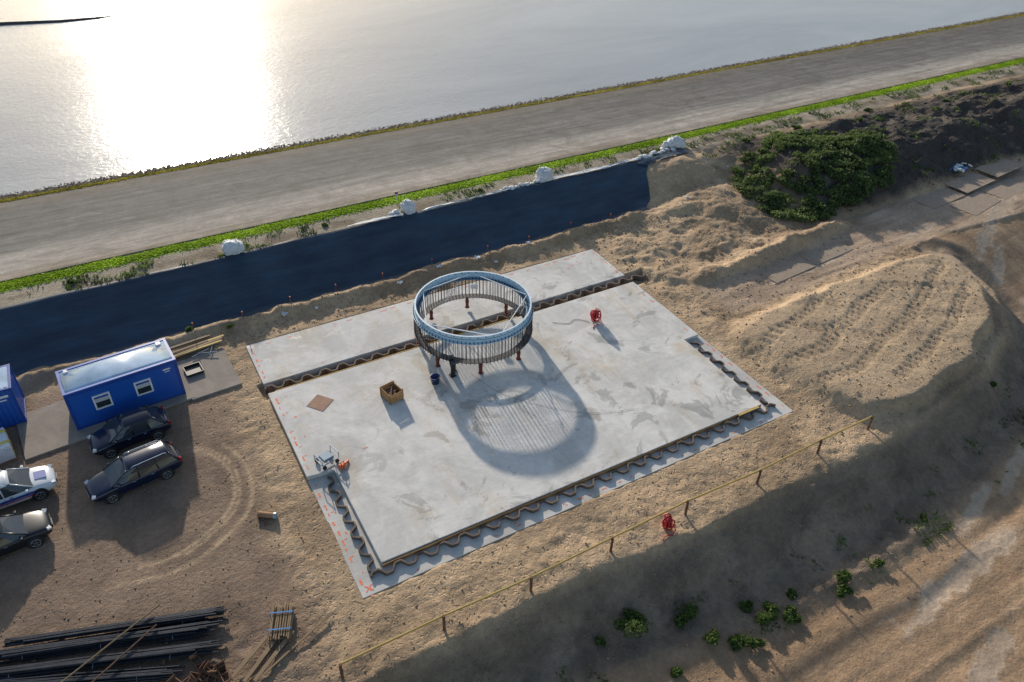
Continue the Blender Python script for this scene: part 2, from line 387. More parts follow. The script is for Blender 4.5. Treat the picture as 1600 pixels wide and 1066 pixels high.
def gridmesh(name,xs,ys,zf,mat,attrs=None,smooth=True):
    X,Y=np.meshgrid(xs,ys); Z=zf(X,Y); V=np.stack([X,Y,Z],-1).reshape(-1,3)
    return npmesh(name,V,gridfaces(len(xs),len(ys)),mat,smooth,attrs(X,Y,Z) if attrs else None)

# ------------------------------------------------------------------ GROUND
xs=np.concatenate([[-3000,-1200,-500,-200,-100,-60,-40,-28,-20],np.arange(-15,58,.15),np.arange(58,90,.28),np.arange(90,200,1.2),[220,260,350,600,1200,3000]])
ys=np.concatenate([[-3000,-1200,-500,-200,-100,-50,-25,-12,-5],np.arange(0,56.2,.15),np.arange(56.6,90,1.5),[100,130,200,500,1500,4000]])
def gattr(X,Y,Z):
    n=X.shape
    sand=np.array([.485,.345,.215]); sandd=np.array([.35,.245,.152]); park=np.array([.27,.188,.132]); soil=np.array([.235,.175,.122])
    dark=np.array([.068,.055,.047]); mud=np.array([.46,.335,.235]); haul=np.array([.42,.275,.165]); pale=np.array([.50,.365,.235])
    A=np.ones(n+(3,))*sand
    def bl(c,f):
        nonlocal A
        f=np.clip(f,0,1)[...,None]; A=A*(1-f)+c*f
    nz=fbm(X*.5,Y*.5,4,50)
    bl(sandd,ss(.40,.62,fbm(X*.25,Y*.25,4,51)))
    bl(park,(1-ss(1.2,3.4,X+2.5*(nz-.5)))*ss(19,23,Y)*(1-ss(43.5,46,Y)))
    bl(park*.75,(1-ss(1.2,3.4,X))*ss(19,23,Y)*(1-ss(43.5,46,Y))*ss(.5,.64,fbm(X*.7,Y*.7,5,61))*.7)
    ang=np.degrees(np.arctan2(Y-32.4,X+2.5)); dd=np.hypot(X+2.5,(Y-32.4))+.5*(vn(X*.35,Y*.35,62)-.5)
    for r,w,a0,a1 in ((3.95,.11,-110,50),(4.2,.07,-80,58),(4.8,.11,-118,35)):
        bl(sand*1.1,np.exp(-((dd-r)/w)**2)*.95*((ang>a0)&(ang<a1))*(.45+.75*vn(X*3,Y*3,63)))
    bl(park*.8,(1-ss(1.5,4,X))*(1-ss(23,27,Y))*ss(15,19,Y)*.7)
    bl(np.array([.36,.30,.22]),ss(51.7,52.5,Y)*(1-ss(56.0,56.4,Y)))
    bl(np.array([.19,.14,.095]),ss(51.9,52.5,Y)*(1-ss(53.4,54.2,Y+.6*(nz-.5)))*ss(.45,.6,fbm(X*.6,Y*.8,3,64))*.8)
    bl(np.array([.27,.37,.035]),ss(54.5,54.75,Y+.4*(nz-.5))*(1-ss(55.6,55.9,Y)))
    rgt=ss(50,56,X+4*(nz-.5))
    bl(dark,rgt*ss(38.0,39.8,Y+2*(nz-.5))*(1-ss(50.5,52.5,Y)))
    bl(np.array([.15,.118,.088]),rgt*ss(38.2,40,Y)*(1-ss(50.5,52.5,Y))*ss(.55,.68,fbm(X*.4,Y*.6,4,52))*.7)
    up=ss(55.5,58,X)*(1-ss(37.4,38.4,Y))*ss(19,22,Y)
    streak=fbm(X*.15,(Y-.12*X)*1.3,4,53)
    bl(mud*.9,up*.9); bl(mud*.68,up*ss(.5,.62,streak)*.8); bl(mud*1.2,up*(1-ss(.36,.46,streak))*.6)
    tr=trackw(X,Y)
    bl(mud,tr*.95); bl(mud*.78,tr*ss(.5,.6,fbm(X*.12,Y*2.2,4,65))*.7)
    im,dm,plat=moundd(X,Y); bl(pale*.95,plat*.9)
    ca,cb,_,_=cleat(X,Y); bl(pale*.76,ss(1.0,2.0,dm)*np.maximum(ca,cb)*.6)
    d=lowd(X,Y); w=bankw(X)
    bl(soil,ss(.05,.9,d))
    bl(soil*.72,ss(.3,1.8,d)*ss(.5,.65,fbm(X*.6,Y*.6,4,54))*.7)
    bl(soil*1.35,ss(.1,1.2,d)*ss(.55,.7,fbm(X*.4+9,Y*.9,4,59))*.6)
    out=ss(.3,1.5,d-w)
    st=fbm(d*.8,X*.05,5,55); st2=vn(d*3.0,X*.08,56)
    bl(haul,out); bl(haul*1.3,out*ss(.52,.66,st)*.8); bl(haul*.7,out*(1-ss(.33,.46,st))*.7); bl(haul*.76,out*ss(.58,.75,st2)*.5)
    for dc in (3.2,5.0,7.6,9.3): bl(haul*.7,out*np.exp(-((d-w-dc-.5*np.sin(X*.13+dc))/.14)**2)*.6)
    bl(np.array([.17,.14,.1]),ss(76,78,Y))
    wet=np.zeros(n)
    for (px,py,a,b,rt) in ((33.5,9.9,4.9,.6,.08),(29.2,9.2,1.6,.4,.2),(30.0,6.0,2.9,.6,.35),(37.5,12.3,2.2,.35,.3),(42,13.0,2.2,.35,.35),(59.5,33.6,2.5,.5,.1),(64,30.5,3.5,.6,.5),(70,33,4,.7,.4),(46,33.6,3.5,.4,.05),(73,37,4,.6,.2),(62,27.5,2.5,.5,.6),(58.8,22,2.5,.45,.9)):
        c,s_=math.cos(rt),math.sin(rt); u=(X-px)*c+(Y-py)*s_; q=-(X-px)*s_+(Y-py)*c
        e=np.sqrt((u/a)**2+(q/b)**2)+1.6*(fbm(X*1.5,Y*1.5,5,57)-.5)
        wet=np.maximum(wet,.55*(1-ss(.6,.95,e)))
        bl(np.array([.60,.48,.36]),(1-ss(.6,1.3,e))*.75)
    wet=np.maximum(wet,.35*tr*ss(.48,.6,fbm(X*.4,Y*.9,4,58)))
    wet=np.maximum(wet,.35*up*ss(.52,.62,streak))
    foot=np.ones(n)*.95; foot*= (1-.85*(1-ss(1.5,3.2,X))*ss(20,24,Y)); foot*=1-.9*out; foot*=1-.9*tr; foot*=1-.85*up; foot=foot*np.where(Y>51.8,.2,1)
    foot*=1-.7*plat
    peb=np.clip(.35+(1-ss(1,3,X))*.6+ss(.5,1.5,d)*.3-.5*out,0,1)
    one=np.ones(n)
    return {'albedo':('FLOAT_COLOR',np.stack([A[...,0],A[...,1],A[...,2],one],-1)),'param':('FLOAT_COLOR',np.stack([foot,wet,peb,one],-1))}
g=gridmesh('ground',xs,ys,terr,'ground',gattr); tag(g,'sandy construction ground with footprints, ruts and banks','ground',kind='structure')

ax=np.concatenate([np.arange(-60,200,2.0),[230,300,500,1200,3000]]); ay=np.array([55.85,56.2,58.5,60,62,64,66,68,70,72,74,76.35])
o=gridmesh('dyke_road',ax,ay,lambda X,Y:prof(Y)+.05+.02*vn(X*.2,Y*.3,3),'asph'); tag(o,'wide worn grey asphalt slope on the dyke','road',kind='structure')
w=gridmesh('water',np.array([-4000,-500,-60,0,60,200,600,4000.]),np.array([77.4,90,120,200,400,1000,5000.]),lambda X,Y:X*0-1.28,'water'); tag(w,'calm pale grey estuary water with low sun glitter','water',kind='structure')
def stones(name,n,xr,yr,zf,smin,smax,mat,label,cat,dens=None,seed=1,flat=.7):
    r=np.random.default_rng(seed)
    x=r.uniform(*xr,n) if dens is None else xr[0]+(xr[1]-xr[0])*r.random(n)**dens
    y=r.uniform(*yr,n); z=zf(x,y); s=smin+(smax-smin)*r.random(n)**2
    base=np.array([(1,0,0),(-1,0,0),(0,1,0),(0,-1,0),(0,0,1),(0,0,-1)],float)
    fc=np.array([(0,2,4),(2,1,4),(1,3,4),(3,0,4),(2,0,5),(1,2,5),(3,1,5),(0,3,5)])
    V=base[None]*s[:,None,None]*(1+.5*(r.random((n,6,3))-.5))
    a=r.uniform(0,6.28,n); c,q=np.cos(a)[:,None],np.sin(a)[:,None]
    V=np.stack([V[...,0]*c-V[...,1]*q+.35*V[...,2],V[...,0]*q+V[...,1]*c,V[...,2]*flat],-1)
    V[...,0]+=x[:,None]; V[...,1]+=y[:,None]; V[...,2]+=z[:,None]+(s*.2)[:,None]
    F=fc[None]+6*np.arange(n)[:,None,None]
    o=npmesh(name,V.reshape(-1,3),F.reshape(-1,3),mat); return tag(o,label,cat,kind='stuff')
stones('revetment_stones',26000,(-14,190),(76.9,79.1),lambda x,y:prof(y)+.02,.08,.24,'stone','brown rubble stones along the water edge','stones',1.5,3)
def bladefield(name,x,y,z,h,wd,mat,label,cat,seed=2,lean=.35,kind='stuff'):
    r=np.random.default_rng(seed); n=len(x); a=r.uniform(0,6.28,n); hh=h*(.5+r.random(n)); ww=wd*(.6+.8*r.random(n))
    cx,cy=np.cos(a)*ww,np.sin(a)*ww; lx=r.normal(0,lean,n)*hh; ly=r.normal(0,lean,n)*hh
    V=np.stack([np.stack([x-cx,y-cy,z],-1),np.stack([x+cx,y+cy,z],-1),np.stack([x+lx+cx*.3,y+ly+cy*.3,z+hh],-1),np.stack([x+lx-cx*.3,y+ly-cy*.3,z+hh],-1)],1)
    F=np.arange(4*n).reshape(n,4); t=np.repeat(np.clip(.55+.5*(vn(x*.6,y*.6,9)-.5)*2+r.normal(0,.15,n),0,1),4)
    o=npmesh(name,V.reshape(-1,3),F,mat,False,{'tint':('FLOAT',t)}); return tag(o,label,cat,kind=kind)
r=np.random.default_rng(5)
n=80000; x=-12+190*r.random(n)**1.45; y=np.clip(r.normal(55.2,.30,n),54.3,55.85); k=(vn(x*.5,y*.9,70)>.12)|(np.abs(y-55.2)<.3); x,y=x[k],y[k]
bladefield('grass',x,y,terr(x,y)-.02,.065,.09,'grass','bright green grass strip beside the asphalt slope','grass',3,1.4)
n=26000; x=-12+190*r.random(n)**1.4; y=r.normal(76.6,.2,n)
bladefield('grass',x,y,prof(y)+.03,.10,.10,'grassy','thin yellow green line of weeds along the stones','grass',4,.9)
n=9000; x=-12+120*r.random(n)**1.3; y=r.uniform(52.4,54.4,n); k=fbm(x*.8,y*.9,3,71)>.57; x,y=x[k],y[k]
bladefield('weeds',x,y,terr(x,y)-.02,.17,.06,'leafb','sparse green weeds on the sandy crest','weeds',5,.7)
n=30000; x=r.uniform(50,110,n); y=r.uniform(39,52.5,n); k=fbm(x*.55,y*.7,4,72)>.65; x,y=x[k],y[k]
bladefield('weeds',x,y,terr(x,y)-.02,.16,.06,'leafb','green weeds growing over the dark bank','weeds',6,.8)
n=30000; x=r.uniform(6,50,n); y=r.uniform(9,22,n); d=lowd(x,y); ww=bankw(x); k=(fbm(x*.7,y*.7,4,73)>.63)&(d>ww*.6)&(d<ww+1.4); x,y=x[k],y[k]
bladefield('weeds',x,y,terr(x,y)-.02,.13,.05,'leafb','low green weeds at the foot of the bank','weeds',7,.8)
def cl(n,xr,yr,seed,a,b,lab,mat='clod'):
    stones('soil_clods',n,xr,yr,lambda x,y:terr(x,y),a,b,mat,lab,'clods',None,seed,.8)
cl(2600,(33,56),(18,46),21,.02,.10,'loose sandy clods around the tracked mound')
cl(1500,(2,34),(10,21.5),22,.02,.07,'loose clods on the sandy verge')
cl(1800,(-10,5),(18,46),23,.015,.06,'small stones on the parking ground')
cl(1200,(4,40),(44.2,46.8),24,.02,.09,'sand lumps along the tarp foot')
cl(2500,(56,95),(38.5,51),25,.03,.14,'dark clods on the soil bank','clodd')

bw=MB(); pts=[(-30,142,-1.5),(-14,140.6,-1.45),(-6,139.2,-1.42),(1,137.4,-1.42),(6,137.2,-1.42),(11,138,-1.45)]
bw.tube(pts,[.8,.6,.45,.4,.34,.1],8); tag(bw.obj('breakwater','mudb'),'low dark curved mud bank in the water','breakwater',kind='structure')

# tarp
def tarpz(X,Y): return np.interp(Y,[46.6,47.3,52.3,52.8],[-.05,.02,HC,HC+.03])+.06+.08*(fbm(X*.3,Y*.6,3,60)-.5)+.02*np.sin(X*1.1+.6*np.sin(Y))
tx=np.arange(-22,42,.22); ty=np.linspace(46.7,52.45,34)
X,Y=np.meshgrid(tx,ty); top=.2*(fbm(X*.5,X*0,3,61)-.5); Yt=Y+top*((Y-46.7)/5.75)
end=np.clip((X-36)/6,0,1); X2=X+end*(.7*(vn(Y*1.2,Y*0,62)-.5)+.62*(Y-48.6))
Zt=tarpz(X2,Yt); Zt=np.where(end>0,np.maximum(Zt,terr(X2,Yt)+.06*end),Zt)
V=np.stack([X2,Yt,Zt],-1).reshape(-1,3)
o=npmesh('slope_tarp',V,gridfaces(len(tx),len(ty)),'tarp',True); tag(o,'black geotextile sheet covering the inner dyke slope','tarp')
def strip(x0,x1,yc,wd,mat,name,lab,seed,lift=.06):
    xx=np.arange(x0,x1,.2); yy=np.linspace(0,1,6)
    X,Y=np.meshgrid(xx,yy); e=np.minimum(1,np.minimum(X-x0,x1-X)/.6+.25); Yw=yc+wd*(Y-.5)*e*(.5+1.0*vn(X*.9,X*0,seed))+.2*(vn(X*.6,X*0,seed+1)-.5)
    Z=np.maximum(tarpz(X,Yw),terr(X,Yw))+lift+.07*vn(X*2,Y*3,seed+2); V=np.stack([X,Yw,Z],-1).reshape(-1,3)
    o=npmesh(name,V,gridfaces(len(xx),6),mat,True); tag(o,lab,'liner')
strip(15.3,20.2,52.45,.30,'bag','liner_strip','pale folded liner edge on the slope crest',80)
strip(21.7,30.2,52.4,.18,'galv','liner_strip','pale folded liner edge on the slope crest',83)
strip(34.0,44,52.55,.32,'bag','liner_strip','crumpled white liner edge beside the small sandbags',86)
strip(43.0,49.0,51.9,.9,'tarp','liner_strip','loose black sheet end hanging over the slope crest',89,.10)

# ------------------------------------------------------------------ concrete
def slabobj(poly,z0,z1,name,mat,label,parent=None):
    o=MB().prism(poly,z0,z1).obj(name,mat,parent,bevel=.02)
    if not parent: tag(o,label,'foundation')
    return o
base=slabobj([(5.05,21.9),(32.7,21.9),(32.7,38.1),(5.05,38.1)],-.5,.02,'foundation_border','conc2','pale concrete border slab with orange marks')
main=slabobj([(5.03,38.05),(5.03,30.3),(6.5,30.1),(6.5,23.2),(31.15,23.1),(31.2,30.5),(32.45,30.5),(32.45,38.0)],.024,.28,'foundation_slab','conc','large stained pale concrete foundation slab')
back=slabobj([(5.05,39.25),(32.6,39.25),(32.6,43.65),(5.05,43.65)],-.5,.12,'foundation_slab','conc','long narrow concrete slab behind the sheet piles')
f=MB(); f.box((18.8,23.09,.13),(24.6,.05,.22)); f.obj('formwork_board','woodc',main)
f=MB(); f.box((14,38.12,.15),(17,.05,.24)); f.obj('formwork_board','woody',main)
f=MB(); f.box((30.0,23.0,.30),(1.6,.16,.05)); f.obj('formwork_board','woody',main)
def dashes(mb,p,q,z,seed,sp=.75,ln=.30,wd=.05):
    rr=random.Random(seed); p=Vector(p);q=Vector(q); L=(q-p).length; d=(q-p)/L; nrm=Vector((-d.y,d.x)); t=.2
    while t<L-.3:
        l=ln*rr.uniform(.4,1.3); o=rr.uniform(-.04,.04); a=p+d*t+nrm*o; b=a+d*l+nrm*rr.uniform(-.03,.03); w=wd*rr.uniform(.5,1.2)
        if rr.random()<.8: mb.add([(a.x-nrm.x*w,a.y-nrm.y*w,z),(b.x-nrm.x*w,b.y-nrm.y*w,z),(b.x+nrm.x*w,b.y+nrm.y*w,z),(a.x+nrm.x*w,a.y+nrm.y*w,z)],[(0,1,2,3)])
        if rr.random()<.25:
            a=a+nrm*rr.uniform(-.3,.3); mb.add([(a.x-.07,a.y-.03,z+.001),(a.x+.07,a.y-.03,z+.001),(a.x+.07,a.y+.03,z+.001),(a.x-.07,a.y+.03,z+.001)],[(0,1,2,3)])
        t+=sp*rr.uniform(.6,1.4)
p=MB(); dashes(p,(5.3,30),(5.3,22.2),.025,1,.6); dashes(p,(5.6,29.5),(5.6,22.6),.025,2,1.6,.15); dashes(p,(5.3,22.15),(32.4,22.15),.025,3,1.0,.25,.035); dashes(p,(32.45,22.3),(32.45,30.3),.025,4,.9)
p.box((5.5,22.3,.024),(.5,.07,.004),.7); p.box((5.5,22.3,.0245),(.07,.5,.004),.7)
p.obj('paint_marking','paint',base)['kind']='stuff'
p=MB(); dashes(p,(5.3,37.6),(5.3,30.6),.284,5,.6); dashes(p,(5.9,37.5),(5.9,30.8),.284,12,2.5,.1); dashes(p,(32.1,31),(32.1,37.6),.284,6,.8); p.box((8.6,30.9,.286),(.3,.04,.004)); p.obj('paint_marking','paint',main)['kind']='stuff'
p=MB(); dashes(p,(5.3,43.3),(32.2,43.3),.124,7,1.2,.4,.04); dashes(p,(5.3,39.6),(5.3,43.3),.124,8,.6); dashes(p,(32.3,39.6),(32.3,43.3),.124,9,.6); dashes(p,(6,39.6),(20,39.6),.124,10,1.5,.2,.03); dashes(p,(29,41.9),(32,43.2),.124,11,.7); p.obj('paint_marking','paint',back)['kind']='stuff'
def pile(p,q,label,top=.20,z0=-.45,per=1.16,amp=.19):
    p=Vector(p);q=Vector(q);L=(q-p).length;d=(q-p)/L;nr=Vector((-d.y,d.x)); n=int(L/.05); vs=[];fs=[]
    for i in range(n+1):
        t=i/n*L; s_=math.sin(2*math.pi*t/per); o=amp*max(-1,min(1,s_*1.5)); a=p+d*t+nr*o
        zt=top+.03*math.sin(t*1.7)+.02*math.sin(t*5.1)
        vs+=[(a.x,a.y,z0),(a.x,a.y,zt)]
    for i in range(n): fs.append((2*i,2*i+2,2*i+3,2*i+1))
    o=MB().add(vs,fs).obj('sheet_pile_wall','rust2'); m=o.modifiers.new('thick','SOLIDIFY'); m.thickness=.09; m.offset=0
    tag(o,label,'sheet pile',group='wavy rusty sheet pile walls around the slab')
pile((5.8,22.76),(31.95,22.76),'long rusty wavy sheet pile wall along the slab edge')
pile((6.03,29.9),(6.03,23.1),'short rusty wavy sheet pile wall beside the slab step')
pile((31.70,23.1),(31.70,30.2),'short rusty wavy sheet pile wall near the timber')
pile((5.0,38.68),(34.2,38.68),'long rusty wavy sheet pile wall between two slabs',.16,-.35,1.16,.2)

# ------------------------------------------------------------------ anchor cage ring
CX,CY,ZB=18.65,37.25,.28
ring=thing('anchor_cage',(CX,CY,ZB),0,'round steel turbine anchor cage standing on short legs','anchor cage')
Rr=3.78; ztop=2.92; BH=.48
MB().annulus(Rr-.02,Rr,ztop-BH,ztop,128).obj('rim_band','band',ring)
fl=MB().annulus(Rr-.08,Rr+.02,ztop+.001,ztop+.018,128); fl.annulus(Rr+.003,Rr+.17,ztop-BH-.03,ztop-BH,128); fl.obj('top_flange','galvp',ring)
sk=MB().annulus(Rr-.33,Rr-.025,ztop-BH-.03,ztop-BH,128); sk.annulus(Rr+.003,Rr+.012,ztop-.25,ztop-.20,128); sk.obj('template_ring','galvd',ring)
bt=MB()
for i in range(96):
    a=2*math.pi*i/96; 
    bt.cyl(((Rr+.11)*math.cos(a),(Rr+.11)*math.sin(a),ztop-BH+.002),.03,.13,6)
    bt.cyl(((Rr-.2)*math.cos(a),(Rr-.2)*math.sin(a),ztop-BH+.002),.03,.13,6)
    if i%2==0: bt.box(((Rr+.008)*math.cos(a),(Rr+.008)*math.sin(a),ztop-.10),(.02,.06,.06),a)
    if i%2==0: bt.box(((Rr-.026)*math.cos(a),(Rr-.026)*math.sin(a),ztop-.10),(.02,.06,.06),a)
bt.obj('bolt_nuts','bolt',ring)['kind']='stuff'
MB().annulus(Rr-.32,Rr+.16,.94,.98,128).obj('bottom_flange','rod',ring)
rodm=MB().cyl((0,0,.80),.021,ztop-BH-.03-.80,6); ro=rodm.obj('anchor_rod','rod',ring)
ro.location=((Rr+.11),0,0)
for i in range(1,96):
    a=2*math.pi*i/96; c=ro.copy(); c.location=((Rr+.11)*math.cos(a),(Rr+.11)*math.sin(a),0); c.parent=ring; COL.objects.link(c)
ir=MB()
for i in range(96):
    a=2*math.pi*(i+.0)/96; ir.cyl(((Rr-.2)*math.cos(a),(Rr-.2)*math.sin(a),.8),.016,ztop-BH-.03-.8,5)
ir.obj('inner_anchor_rods','rod',ring)['kind']='stuff'
for i in range(8):
    a=R(205+45*i); lx,ly=(Rr-.08)*math.cos(a),(Rr-.08)*math.sin(a)
    leg=MB().cyl((lx,ly,.03),.11,.89,12); leg.cyl((lx,ly,0),.17,.03,12); leg.cyl((lx,ly,.45),.135,.12,12); leg.obj('leg','leg',ring,smooth=False)
    rb=MB(); rb.cyl((lx,ly,.84),.16,.085,12); rb.obj('jack_head','leg',ring)
for (a1,a2) in ((190,262),(272,348),(350,62),(66,128),(128,190)):
    r_=Rr-.12; zz=ztop-.14
    MB().tube([(r_*math.cos(R(a1)),r_*math.sin(R(a1)),zz),(r_*math.cos(R(a2)),r_*math.sin(R(a2)),zz)],.036,6).obj('cross_beam','white',ring)
for a1,a2 in ((200,222),(292,312),(78,98),(340,356)):
    r_=Rr-.32
    MB().tube([(r_*math.cos(R(a1)),r_*math.sin(R(a1)),ztop-BH-.05),(r_*math.cos(R(a2)),r_*math.sin(R(a2)),1.0)],.03,6).obj('diagonal_brace','galvp',ring)
sg=MB(); a=R(62); sg.box(((Rr-.38)*math.cos(a),(Rr-.38)*math.sin(a),1.9),(.5,.03,.35),a+R(90)); sg.obj('tag_board','white',ring)

# ------------------------------------------------------------------ items on slab
ZS=.28
cr=thing('wooden_crate',(11.55,34.2,ZS),R(12),'small brown wooden crate filled with parts on the slab','crate')
c=MB(); hx,hy,h=.44,.56,.70
for s in(-1,1):
    for k in range(4):
        c.box((s*hx,0,.14+k*.16),(.03,hy*2,.14)); c.box((0,s*hy,.14+k*.16),(hx*2-.03,.03,.14))
c.obj('side_boards','woodc',cr)
MB().box((0,0,.08),(hx*2-.04,hy*2-.04,.03)).obj('floor_board','wood',cr)
c=MB()
for sx in(-1,1):
    for sy in(-1,1): c.box((sx*(hx+.035),sy*(hy-.08),h/2+.03),(.04,.1,h))
for y in(-.45,0,.45): c.box((0,y,.03),(.95,.1,.06))
c.obj('corner_battens','wood',cr)
c=MB(); c.box((.05,.12,.36),(.62,.55,.28),.2); c.box((-.12,-.3,.33),(.45,.3,.3),-.2); c.tube([(-.3,-.4,.52),(.25,.35,.56)],.05,8); c.obj('packed_parts','rust',cr)
b=thing('bucket',(14.45,34.25,ZS),0,'dark blue bucket on the slab beside the cage','bucket')
m=MB(); n=20; vs=[];fs=[]
for (rr,z) in ((.0,.0),(.24,0),(.30,.45),(.33,.45),(.33,.48),(.28,.48),(.22,.04),(0,.04)):
    vs+=[(rr*math.cos(2*math.pi*i/n),rr*math.sin(2*math.pi*i/n),z) for i in range(n)]
for k in range(7):
    for i in range(n): fs.append((k*n+i,k*n+(i+1)%n,(k+1)*n+(i+1)%n,(k+1)*n+i))
m.add(vs,fs).obj('pail','bluebin',b,smooth=True)
MB().tube([(.32*math.cos(t),.05,.46+.25*math.sin(t)) for t in [i*math.pi/10 for i in range(11)]],.012,5).obj('handle','galv',b)
for i,(x,y,h,t) in enumerate(((15.7,34.35,.95,.10),(16.0,34.8,1.05,-.2))):
    q=thing('steel_stub',(x,y,ZS),t,'short black steel support stub leaning near the cage','stub',group='black steel stubs beside the cage',ry=t)
    s=MB(); s.box((0,0,.02),(.38,.38,.04)); s.cyl((0,0,.04),.15,h,12); s.obj('tube_body','blackp',q)
    MB().box((0,0,h+.06),(.36,.36,.04)).obj('head_plate','bolt',q)
o=MB().box((0,0,.012),(1.15,1.15,.02)).obj('steel_plate','plater',loc=(7.55,35.75,ZS),rz=R(38)); tag(o,'thin rusty square steel plate lying on concrete','plate')
t=thing('galvanised_trolley',(6.35,30.85,ZS),R(15),'small galvanised steel cart frame near the slab step','cart')
m=MB()
for y in(-.4,.4): m.tube([(-.5,y,.3),(.5,y,.3),(.55,y,.65)],.03,6)
for x in(-.5,-.17,.17,.5): m.tube([(x,-.4,.3),(x,.4,.3)],.025,6)
m.tube([(.55,-.4,.65),(.55,.4,.65)],.03,6); m.tube([(-.5,-.4,.3),(-.5,-.4,.6),(-.5,.4,.6),(-.5,.4,.3)],.03,6); m.obj('frame','galv',t)
m=MB(); m.box((0,0,.42),(.6,.55,.2)); m.obj('tray','galvd',t)
for x in(-.4,.4):
    for y in(-.4,.4): MB().tube([(x,y-.04,.12),(x,y+.04,.12)],.12,12).obj('wheel','tyre',t)
t=thing('orange_tool',(6.95,30.05,.28),R(30),'orange construction tool lying beside the cart','tool')
MB().box((0,0,.16),(.36,.26,.26)).obj('casing','orange',t,bevel=.04)
MB().tube([(.1,0,.14),(.55,.05,.05)],.06,8).obj('nozzle','orange',t); MB().tube([(-.15,-.1,.3),(-.1,0,.45),(.12,0,.42),(.15,0,.3)],.02,6).obj('handle','blackp',t)
def coil(x,y,z,rz,label,rad=.38,ht=.0):
    c=thing('hose_coil',(x,y,z),rz,label,'hose',group='red hose coils')
    m=MB(); rr=random.Random(int(x*10)); cz=rad*1.25+ht
    for k in range(14):
        r0=rad*rr.uniform(.35,.95); ph=rr.uniform(-1.57,1.57); oy=rr.uniform(-.10,.10); ox=rr.uniform(-.12,.12); el=rr.uniform(.8,1.3); dz=rr.uniform(-.2,.1)
        m.tube([(ox+r0*math.cos(t)*math.cos(ph)*.9,r0*math.cos(t)*math.sin(ph)*.9+oy,max(.04,cz+dz+r0*el*math.sin(t)+.07*math.sin(3*t+k))) for t in [i*2*math.pi/22 for i in range(22)]],.036,6,closed=True)
    m.obj('hose_loops','red',c,smooth=True)
    MB().tube([(0,0,0),(.02,0,cz+rad*1.2)],.04,7).obj('stand','rust',c)
    m=MB(); m.tube([(.1,0,cz-.3),(.3,-.15,.2),(.25,-.4,.05),(-.1,-.5,.04),(-.5,-.3,.04),(-.8,-.45,.04)],.03,6); m.obj('hose_tail','red',c,smooth=True)
coil(27.0,35.1,ZS,R(20),'red hose coiled on a small stand on the slab',.42,.05)
def cable(pts,name,label,mat='rod',r=.018):
    P=[Vector(p) for p in pts]; out=[]
    for i in range(len(P)-1):
        a=P[max(i-1,0)];b=P[i];c=P[i+1];d=P[min(i+2,len(P)-1)]
        for k in range(6):
            t=k/6; out.append(.5*((2*b)+(c-a)*t+(2*a-5*b+4*c-d)*t*t+(-a+3*b-3*c+d)*t**3))
    out.append(P[-1]); o=MB().tube(out,r,5).obj(name,mat); tag(o,label,'cable')
cable([(26.6,35.2,.31),(25.9,35.9,.31),(25.2,35.7,.31),(24.3,36.3,.31)],'cable','thin dark cable trailing across the concrete','rod',.012)
cable([(16.8,34.0,.31),(17.8,31,.31),(21,27.6,.31),(24,26.4,.31)],'cable','very thin dark line lying on the slab','rod',.006)

# ------------------------------------------------------------------ fence
fe=thing('timber_fence',(0,0,0),0,'low timber post and yellow rail fence along the bank edge','fence')
px=[2.9,7.7,12.15,16.8,21.6,26.5,31.2,35.5]; tops=[]
for i,x in enumerate(px):
    y=18.6+.08*math.sin(i*2.1); z=tz(x,y); h=1.05; lean=.03*math.sin(i*3)
    m=MB(); m.tube([(x,y,z-.2),(x+lean,y,z+h)],.07,7); m.obj('post','rust',fe); tops.append((x+lean,y+.09,z+h-.12))
for i in range(7):
    a=Vector(tops[i]);b=Vector(tops[i+1]); d=(b-a); ang=math.atan2(d.y,d.x); el=-math.atan2(d.z,d.xy.length)
    m=MB(); m.box((a+b)/2,(d.length+.1,.05,.13),ang,0,el); m.obj('rail','woody',fe)
coil(20.2,18.45,tz(20.2,18.45),R(10),'red hose coil hanging beside the fence post',.38,.05)
for i,(x,y) in enumerate([(5.6,46.1),(9.0,46.6),(12.4,46.9),(15.9,46.6),(20.0,46.9),(24.7,46.7),(28.4,46.6),(32.7,47.1),(2.4,46.4),(36.5,46.8)]):
    s=thing('survey_stake',(x,y,tz(x,y)),0,'thin wooden survey stake with orange tip at the tarp foot','stake',group='survey stakes along the tarp foot')
    MB().box((0,0,.2),(.035,.035,.7),.3,.06*math.sin(i),.05*math.cos(i*2)).obj('stick','rust',s); MB().box((.01,0,.58),(.05,.05,.14),.3).obj('painted_tip','orange',s)
for x,y in ((20.3,46.3),(28.2,46.3),(16.9,45.8),(8.3,45.9),(23.5,46.1)):
    r0=random.Random(int(x)); m=MB(); n=6
    vs=[(i*.08-.2,j*.08-.2,.05+.14*r0.random()) for i in range(n) for j in range(n)]; m.add(vs,[(i*n+j,(i+1)*n+j,(i+1)*n+j+1,i*n+j+1) for i in range(n-1) for j in range(n-1)])
    o=m.obj('cloth_scrap','bag',loc=(x,y,tz(x,y)+.02),rz=x); tag(o,'crumpled white fabric scrap on the sand','scrap',group='white scraps along the tarp foot')

